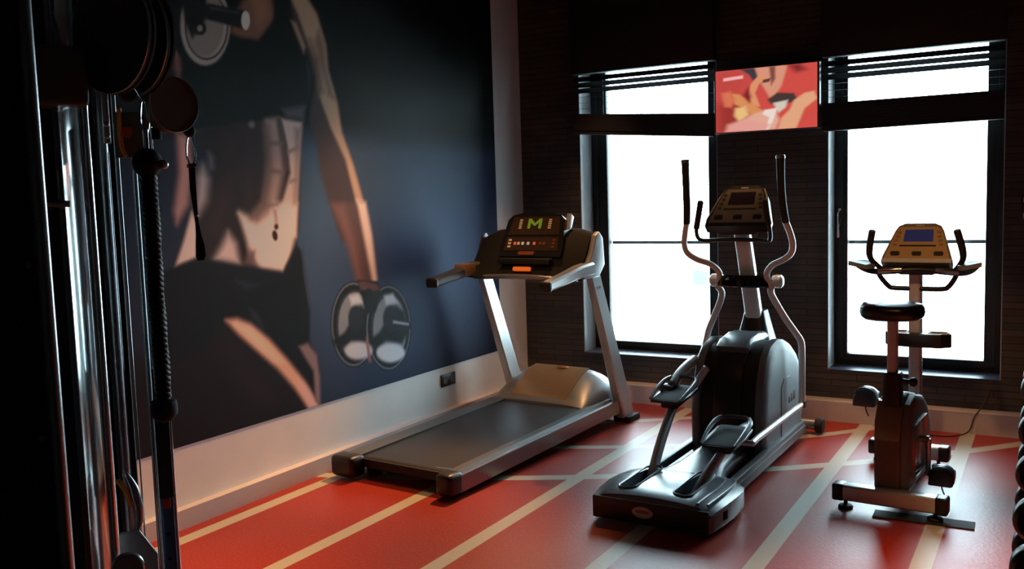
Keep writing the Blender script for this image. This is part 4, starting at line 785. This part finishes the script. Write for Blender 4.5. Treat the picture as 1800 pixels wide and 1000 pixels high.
def bike_pedal(sx, y, z, up, label=None):
    xc = .005+sx*.185; x1 = .005+sx*.118
    B().tube([(x1, .35, .315), (x1, y, z)], [.016, .013], smooth=0).obj('crank_arm', 'steel', BK)
    o = B().box(-.045, .045, -.05, .05, -.014, .014, .006).obj('pedal', 'black_plastic', BK); o.location = (xc, y, z); o.rotation_euler = (.25, 0, 0); o.scale = (1.25, 1.25, 1.25)
    q = B(); rings = []
    for yy, hh, ww in ((-.060, .012, .040), (-.052, .036, .046), (-.030, .056, .048), (.005, .064, .048), (.035, .052, .046), (.055, .028, .040), (.062, .008, .032)):
        rings.append([(ww*math.cos(PI*k/12)*1.0, yy, -.012+hh*abs(math.sin(PI*k/12))**.7+.0) for k in range(13)])
    q.loft(rings); q.obj('toe_cage', 'blue_grey_plastic', o, angle=50)
    q = B(); q.tube([(.047*math.cos(PI*k/10), -.02, -.012+.066*math.sin(PI*k/10)**.7+.001) for k in range(11)], .006, n=8, smooth=0, flat=.5); q.obj('foot_strap', 'grey_plastic', o)
    B().tube([(xc, y-.04, z-.02), (xc+.01, y-.05, z-.055), (xc+.022, y-.05, z-.085)], .0035, n=8).obj('strap_tail', 'grey_plastic', BK)
bike_pedal(-1, .34, .505, 1); bike_pedal(1, .36, .125, -1)
# seat post and seat
b = B(); b.loft([[(x*k, .105+y*k, z) for x, y in rrect(0, 0, .088, .09, .02)] for z, k in ((.53, 1.05), (.60, 1), (.695, .92), (.70, .82))]); b.obj('post_sleeve', 'black_plastic', BK)
b = B(); b.loft([[(x-.002, .105+y, z) for x, y in rrect(0, 0, .046, .050, .008)] for z in (.55, .99)]); b.obj('seat_post', 'silver_paint', BK)
b = B(); b.cyl((.03, .10, .66), (.085, .09, .66), .012); b.lathe((.085, .09, .66), (1, 0, 0), [(0, .02), (.02, .024), (.03, .012)]); b.obj('adjust_knob', 'black_plastic', BK)
def seat_ring(z, k, dz=0):
    pts = []
    for q in range(36):
        a = 2*PI*q/36; c, s2 = math.cos(a), math.sin(a); y = -s2*.155
        wdt = .150 if y < .0 else .150*(1-.80*(min(1, y/.15))**1.2)
        x = math.copysign(abs(c)**.6, c)*wdt*k; yy = y*k*(1.0 if y < 0 else 1.0)
        zz = z+dz*(-.008*(1-(abs(x)/.15)**2)*max(0, .05-yy)/.2)
        pts.append((x, .085+yy, zz))
    return pts
b = B(); b.loft([seat_ring(.972, .86), seat_ring(.985, .96), seat_ring(1.005, 1.0), seat_ring(1.03, .98), seat_ring(1.048, .90, 1), seat_ring(1.054, .7, 1), seat_ring(1.054, .3, 1)]); b.obj('seat', 'vinyl', BK, angle=60)
# mast, bottle tray, bars
b = B(); b.loft([[(x+.012, .62+y-.03*((z-.1)/1.05), z) for x, y in rrect(0, 0, .062, .075, .015)] for z in (.10, .4, .8, 1.17)]); b.obj('mast', 'silver_paint', BK)
trp = [(-.155, .0), (-.12, -.05), (0, -.06), (.13, -.05), (.175, 0), (.16, .07), (0, .09), (-.14, .07)]
b = B(); b.prism([(x+.02, .565+y) for x, y in trp], 'z', .762, .835, .008); tray = b.obj('bottle_tray', 'black_plastic', BK)
bpy.context.view_layer.update()
cs = [B().prism(rrect(cx, .575, .095, .075, .03), 'z', .78, .9).obj('cutter', 'matte_black', BK) for cx in (-.07, .13)]
bpy.context.view_layer.update(); cut(tray, cs)
for cx in (-.07, .13):
    pts = [(x, y, .836) for x, y in rrect(cx, .575, .098, .078, .032, 4)]; pts.append(pts[0]); B().tube(pts, .004, n=8, smooth=0, round_end=False).obj('tray_rim', 'silver_paint', BK)
B().tube([(x*.92+.015, y, z) for x, y, z in ((-.20, .52, 1.17), (-.185, .54, 1.13), (-.15, .56, 1.085), (-.12, .565, 1.072), (0, .57, 1.07), (.14, .565, 1.072), (.175, .56, 1.085), (.21, .54, 1.13), (.228, .52, 1.17))], .0135).obj('lower_bar', 'black_plastic', BK)
mb = [(-.335, .34, 1.215), (-.30, .38, 1.188), (-.25, .42, 1.172), (-.18, .45, 1.170), (0, .47, 1.180), (.20, .45, 1.170), (.27, .42, 1.172), (.32, .38, 1.188), (.355, .34, 1.215)]
mb = [(x*.82+.045, y, z) for x, y, z in mb]
B().tube(mb, .0165).obj('handlebar', 'black_plastic', BK)
for s2 in (-1, 1):
    X = lambda v: .05+s2*v*.84
    B().tube([(X(.235), .425, 1.176), (X(.16), .452, 1.177), (X(.10), .462, 1.180)], .0175).obj('pulse_grip', 'gold_face' if 0 else 'steel', BK)
    B().tube([(X(.19), .455, 1.165), (X(.232), .41, 1.205), (X(.262), .37, 1.245), (X(.262), .345, 1.30), (X(.238), .315, 1.39)], [.012, .013, .015, .018, .018]).obj('horn_grip', 'foam', BK)
    pl = [(X(.375), .30), (X(.352), .38), (X(.30), .42), (X(.245), .41), (X(.235), .35), (X(.27), .30)]
    b = B(); b.loft([[(x, y, z+(.02 if abs(x-.05) > .25 else 0)) for x, y in pl] for z in (1.192, 1.215)]); b.obj('elbow_pad', 'side_shell', BK, angle=60)
CP = bpy.data.objects.new('console', None); COL.objects.link(CP); CP.parent = BK; CP.location = (.03, 0, 0)
console(CP, .50, 1.215, math.radians(58), .172, .105, .225, 'gold_face', 'grey_face', 'screen_blue', edge='silver_paint')
o = B().loft([[(x*k+.03, .53+y*k, z) for x, y in [(-.17, -.07), (.17, -.07), (.14, .07), (-.14, .07)]] for z, k in ((1.195, 1), (1.175, .8), (1.15, .45))]).obj('console_pod', 'black_plastic', BK)
mt = B().prism([(-.10, -.05), (.35, -.05), (.35, .06), (-.10, .06)], 'z', 0, .006, .001).obj('rubber_strip', 'rubber')
mt.location = (-.66, 4.74, 0); mt.rotation_euler = (0, 0, .03)
tag(mt, 'flat black rubber strip lying under the rear foot of the exercise bike', 'mat')
# power cable of the bike
cb = B().tube([(-.36, 6.675, .28), (-.40, 6.60, .18), (-.44, 6.53, .12), (-.47, 6.50, .03), (-.56, 6.44, .006), (-.75, 6.34, .006), (-.70, 5.78, .006), (-.66, 5.72, .03)], .0045, n=8).obj('power_cable', 'cord')
tag(cb, 'thin black power cable running from the right window wall over the ledge', 'cable')

# ------------------------------------------------------------------ dumbbell stand on the right edge
DX, DY = -.0, 2.52
DSX = -.042
st = thing('dumbbell_rack', 'tall black dumbbell stand cut off by the right edge of the frame', 'rack', (DSX, DY+.10, 0))
B().box(.06, .34, -.20, .20, 0, .03, .008).obj('base_plate', 'matte_black', st)
B().box(.105, .145, -.02, .02, .03, 1.50, .004).obj('post', 'matte_black', st)
names = ['topmost', 'second from the top', 'third from the top', 'fourth from the top', 'fifth from the top', 'sixth from the top', 'seventh from the top', 'eighth from the top', 'ninth from the top']
spec = [(482, .030), (538, .034), (598, .038), (662, .043), (727, .047), (793, .051), (864, .055), (942, .060), (1022, .062)]
for i, (pyx, r) in enumerate(spec):
    z = 1.418-(pyx-482)*.001536
    d = thing('dumbbell', 'black round-headed dumbbell on the stand at the right edge, %s' % names[i], 'dumbbell', (DSX+.018, DY-.02, z), 0, 'dumbbells on the stand')
    h = .05+.02*i/8
    for s2 in (-1, 1): B().lathe((0, s2*.075-(h/2)*1, 0), (0, 1, 0), [(0, r*.80), (.008, r*.95), (.016, r), (h-.016, r), (h-.008, r*.95), (h, r*.80)]).obj('head', 'black_plastic', d)
    B().cyl((0, -.05, 0), (0, .05, 0), .013).obj('handle', 'steel', d)
    B().tube([(.018+.0, -.022, z-.0195), (.018+.0, -.118, z-.0195)], .0055, n=8, smooth=0).obj('support_pin', 'matte_black', st)
    B().tube([(.11, -.07, z-.0195), (.018, -.07, z-.0195)], .0045, n=8, smooth=0).obj('support_arm', 'matte_black', st)
    B().tube([(.11, -.07, z-.0195), (.115, 0, z-.0195)], .0045, n=8, smooth=0).obj('support_arm', 'matte_black', st)
# ------------------------------------------------------------------ cable machine close to the camera on the left
CM = thing('cable_machine', 'black and chrome cable machine filling the left edge close by', 'cable machine', (0, 0, 0))
ra = Vector((.56, .83, 0)).normalized(); fa = Vector((-.83, .56, 0)).normalized()   # right and away, seen from the camera
ANG = math.atan2(ra.y, ra.x); RZ = Matrix.Rotation(ANG, 3, 'Z')
def obx(b, c, hx, hy, z0, z1, bev=.003, seg=2, rz=RZ): return b.box(c[0]-hx, c[0]+hx, c[1]-hy, c[1]+hy, z0, z1, bev, rz, seg)
# floor frame and top beam
b = B(); obx(b, (-1.83, 1.25), .06, .45, 0.0, .06); b.obj('base_frame', 'matte_black', CM)
# shroud of the weight stack: curved glossy panel with a bright edge trim
sx = Vector((-1.434, .915, 0))
b = B(); pts = []
for k in range(9):
    f = k/8; p = sx-ra*(.012+.42*f)+fa*(.10*math.sin(f*PI/2)*-.6); pts.append(p)
b.loft([[tuple(p)[:2]+(z,) for p in pts]+[tuple(p+fa*.02)[:2]+(z,) for p in reversed(pts)] for z in (.03, 2.5)]); b.obj('weight_shroud', 'gloss_black', CM, angle=50)
b = B(); b.cyl((sx.x, sx.y, .03), (sx.x, sx.y, 2.5), .012, n=20); b.obj('shroud_edge', 'steel', CM)
b = B()
for z in (1.535, 1.25, .98): q = sx-ra*.022-fa*.012; b.cyl((q.x, q.y, z), (q.x-fa.x*.006, q.y-fa.y*.006, z), .005, n=10)
b.obj('shroud_screws', 'steel', CM)
b = B(); q = Vector((-1.84, 1.30, 0))+ra*-.10+fa*.25
obx(b, (q.x, q.y), .16, .10, .05, 2.45, .006); b.obj('weight_tower', 'matte_black', CM)
# polished post, a flat bar shaped and turned to mirror the left window
P0 = Vector((-1.832, 1.232, 0))
RP_ = Matrix.Rotation(math.atan2(.826, -.563), 3, 'Z'); P0 = Vector((-1.822, 1.240, 0))
b = B(); b.box(P0.x-.058, P0.x+.058, P0.y-.007, P0.y+.007, .03, 2.5, .003, RP_); b.obj('flat_post', 'post_chrome', CM)
G = Vector((-1.7595, 1.236, 0)); B().cyl((G.x, G.y, .05), (G.x, G.y, 1.955), .0105, n=20).obj('guide_rod', 'bright_rod', CM)
R2 = Vector((-1.945, 1.406, 0))
B().cyl((R2.x, R2.y, .05), (R2.x, R2.y, 2.5), .0165, n=24).obj('round_post', 'steel', CM)
# carriage block
b = B(); cpos = Vector((-1.783, 1.205, 0))
b.box(cpos.x-.052, cpos.x+.052, cpos.y-.05, cpos.y+.05, 1.835, 1.955, .012, RZ, 3); b.obj('carriage', 'carriage_grey', CM)
q = cpos+ra*.085; b = B(); b.box(q.x-.022, q.x+.022, q.y-.02, q.y+.02, 1.94, 1.985, .004, RZ @ Matrix.Rotation(.5, 3, 'Y')); b.tube([(q.x-.01, q.y, 2.10), (q.x, q.y, 2.03), (q.x+.005, q.y, 1.98)], [.018, .016, .012]); b.obj('carriage_bracket', 'steel', CM)
q = cpos+ra*.082; b = B(); b.box(q.x-.007, q.x+.007, q.y-.004, q.y+.004, 1.76, 1.95, .002, RZ); b.obj('carriage_strap', 'silver_paint', CM)
for zz in (1.905, 1.80, 1.775):
    B().ball((q.x-fa.x*.008, q.y-fa.y*.008, zz), .006).obj('bolt', 'steel', CM)
# curved lever behind the post
B().tube([(-1.80, 1.145, 1.71), (-1.80, 1.14, 1.67), (-1.79, 1.15, 1.64), (-1.76, 1.19, 1.635)], .007).obj('hook_bar', 'steel', CM)
# big top pulleys
def disc(c, r, t, nm, m, rim, nrm=None):
    nrm = -fa if nrm is None else nrm; c = Vector(c)
    B().lathe(c, nrm, [(0, r*.97), (.002, r), (t*.35, r), (t*.5, r*.93), (t*.65, r), (t-.002, r), (t, r*.97)], n=56).obj(nm, m, CM, angle=30)
    pts = []
    a = Vector((0, 0, 1)); s_ = nrm.cross(a).normalized()
    for k in range(41):
        an = 2*PI*k/40; pts.append(c+nrm*t+s_*r*math.cos(an)+a*r*math.sin(an))
    B().tube(pts, rim, n=6, smooth=0, round_end=False).obj('pulley_rim', 'steel', CM)
disc((-1.665, 1.262, 1.978), .122, .02, 'pulley', 'matte_black', .0014, (-fa*.55-ra*.83).normalized())
disc((-1.705, 1.345, 1.978), .120, .025, 'pulley', 'matte_black', .0014, (-fa*.55-ra*.83).normalized())
disc((-1.700, 1.395, 1.845), .060, .035, 'pulley', 'pulley', .0018, (-fa+ra*.55).normalized())
b = B(); b.tube([(-1.76, 1.36, 1.99), (-1.74, 1.37, 1.90), (-1.705, 1.385, 1.86)], .010); b.obj('pulley_arm', 'matte_black', CM)
b = B(); b.box(-1.80, -1.74, 1.33, 1.36, 1.87, 2.20, .004, RZ); b.obj('pulley_arm', 'matte_black', CM)
# bracket plate with the orange lever and red knob
bc = Vector((-1.783, 1.372, 0)); b = B(); b.box(bc.x-.038, bc.x+.038, bc.y-.006, bc.y+.006, 1.735, 1.835, .004, RZ); b.obj('swivel_bracket', 'bracket', CM)
l = bc-ra*.026-fa*.014
B().tube([(l.x, l.y, 1.842), (l.x-.001, l.y, 1.80), (l.x+.001, l.y+.001, 1.755), (l.x+.006, l.y+.006, 1.738)], .0052).obj('orange_lever', 'orange_plastic', CM)
l2 = bc-ra*.012-fa*.010; B().cyl((l2.x, l2.y, 1.79), (l2.x-fa.x*.008, l2.y-fa.y*.008, 1.79), .012).obj('red_knob', 'red', CM)
b = B(); l3 = bc-ra*.03; b.tube([(l3.x-.008, l3.y-.01, 1.912), (l3.x-.008, l3.y-.01, 1.895), (l3.x+.008, l3.y+.01, 1.895), (l3.x+.008, l3.y+.01, 1.912)], .003, smooth=0); b.obj('cable_clip', 'silver_paint', CM)
# thin steel cables
for (cx, cy), z0, z1 in (((-1.856, 1.360), .05, 1.75), ((-1.844, 1.377), .05, 1.90), ((-1.822, 1.405), .05, 1.75)):
    B().cyl((cx, cy, z0), (cx, cy, z1), .0016, n=8).obj('steel_cable', 'steel', CM)
# perforated post on the right
HP = Vector((-1.858, 1.452, 0))
b = B(); b.box(HP.x-.017, HP.x+.017, HP.y-.017, HP.y+.017, .03, 1.82, .003, RZ); hp = b.obj('perforated_post', 'navy_steel', CM)
bpy.context.view_layer.update()
cs = []
for k in range(8):
    z = .40+k*.062; c_ = Vector((HP.x-fa.x*.03, HP.y-fa.y*.03, z)); e = Vector((HP.x+fa.x*.0, HP.y, z))
    cs.append(B().cyl(c_, e, .0055, n=16).obj('cutter', 'matte_black', CM))
bpy.context.view_layer.update(); cut(hp, cs)
b = B(); e = HP+ra*.0215; b.cyl((e.x, e.y, .03), (e.x, e.y, 1.82), .004, n=12); e = HP-ra*.0215; b.cyl((e.x, e.y, .03), (e.x, e.y, 1.82), .0035, n=12); b.obj('post_edge_trim', 'chrome', CM)
b = B(); q = HP-fa*.020; b.box(q.x-.0185, q.x+.0185, q.y-.004, q.y+.004, .925, 1.24, .002, RZ); b.obj('post_slider', 'matte_black', CM)
q = HP-fa*.019; B().box(q.x-.010, q.x+.010, q.y-.004, q.y+.004, .898, .9245, .003, RZ).obj('slider_stop', 'red', CM)
# lower clips
b = B(); q = Vector((-1.790, 1.283, 0)); b.tube([(q.x-.004, q.y-.006, 1.02), (q.x+.004, q.y+.006, 1.00), (q.x+.008, q.y+.012, .975), (q.x+.012, q.y+.018, .955)], .0055); b.obj('orange_clip', 'orange_plastic', CM)
b = B(); q = Vector((-1.792, 1.298, 0)); b.tube([(q.x, q.y, 1.03), (q.x+.008, q.y+.012, .99), (q.x+.012, q.y+.018, .93), (q.x+.006, q.y+.008, .885)], [.006, .013, .013, .007]); b.obj('lower_lever', 'dark_silver', CM)
b = B(); q = Vector((-1.775, 1.300, 0)); b.prism([(-.05, .70), (.045, .70), (.045, .84), (.01, .90), (-.03, .90), (-.05, .84)], 'y', -.006, .006, .002)
for v in b.bm.verts: v.co = RZ @ v.co
for v in b.bm.verts: v.co += Vector((q.x, q.y, 0))
b.obj('lower_bracket', 'silver_paint', CM)
c_ = Vector((-1.733, 1.245, .845)); B().lathe(c_, -fa, [(0, .030), (.004, .034), (.012, .030), (.02, .034), (.024, .030)], n=32).obj('lower_pulley', 'steel', CM)
# ball stopper under the big pulley
B().ball((-1.712, 1.312, 1.868), .020).obj('cable_stopper', 'rubber', CM)
B().cyl((-1.70, 1.37, 1.795), (-1.70, 1.37, 1.77), .010).obj('cable_stopper', 'rubber', CM)

# rope attachment hanging from the cable
RP = thing('triceps_rope', 'black braided rope with ball ends hanging from a chrome snap hook', 'rope attachment', (-1.649, 1.300, 0))
def hook(b, x, y, zt_, zb, w):
    b.tube([(x-w*.4*ra.x, y-w*.4*ra.y, zb), (x-w*ra.x, y-w*ra.y, (zb+zt_)/2-.01), (x-w*.6*ra.x, y-w*.6*ra.y, zt_-.006), (x, y, zt_), (x+w*.6*ra.x, y+w*.6*ra.y, zt_-.006), (x+w*ra.x, y+w*ra.y, (zb+zt_)/2-.01), (x+w*.4*ra.x, y+w*.4*ra.y, zb)], .0022, n=8)
b = B(); hook(b, 0, 0, 1.845, 1.775, .008); b.cyl((0, 0, 1.785), (0, 0, 1.745), .006); b.obj('snap_hook', 'chrome', RP)
B().cyl((-.02, -.02, 1.90), (0, 0, 1.845), .003, n=8).obj('cable_end', 'steel', RP)
b = B(); b.ball((0, 0, 1.716), .031); b.obj('rope_ball', 'rubber', RP)
B().ball((.026, .02, 1.712), .010).obj('rivet', 'steel', RP)
b = B(); Z0, Z1 = 1.70, 1.20
for s3 in range(3):
    pts = []
    for k in range(90):
        f = k/89; a = 2*PI*(f*14+s3/3); pts.append((.0088*math.cos(a)+.001*math.sin(f*9), .0088*math.sin(a), Z0+(Z1-Z0)*f))
    b.tube(pts, .0098, n=10, smooth=0)
b.obj('braided_rope', 'rope', RP, angle=80)
b = B(); b.lathe((0, 0, 1.215), (0, 0, -1), [(0, .014), (.006, .026), (.018, .029), (.035, .028), (.048, .018), (.053, .006)]); b.obj('rope_ball', 'rubber', RP)
# strap attachment
ST = thing('hanging_strap', 'thin black strap on a small snap hook hanging below the smaller pulley', 'strap attachment', (-1.7455, 1.498, 0))
b = B(); b.ball((0, 0, 1.797), .014); b.obj('stopper_ball', 'rubber', ST)
b = B(); hook(b, 0, 0, 1.785, 1.72, .010); b.box(-.010, .010, -.010, .010, 1.712, 1.722, .002, RZ); b.obj('snap_hook', 'chrome', ST)
b = B(); rg = lambda z, w_, dx: [tuple(RZ @ Vector((x+dx, y, 0))+Vector((0, 0, z))) for x, y in ((-w_, -.002), (w_, -.002), (w_, .002), (-w_, .002))]
b.loft([rg(1.715, .007, 0), rg(1.66, .007, 0), rg(1.60, .004, .003), rg(1.585, .004, .004), rg(1.555, .006, .006), rg(1.53, .010, .008), rg(1.505, .011, .008), rg(1.495, .007, .007)]); b.obj('strap', 'rubber', ST)
B().ball((.003, .003, 1.60), .004).obj('strap_ring', 'steel', ST)
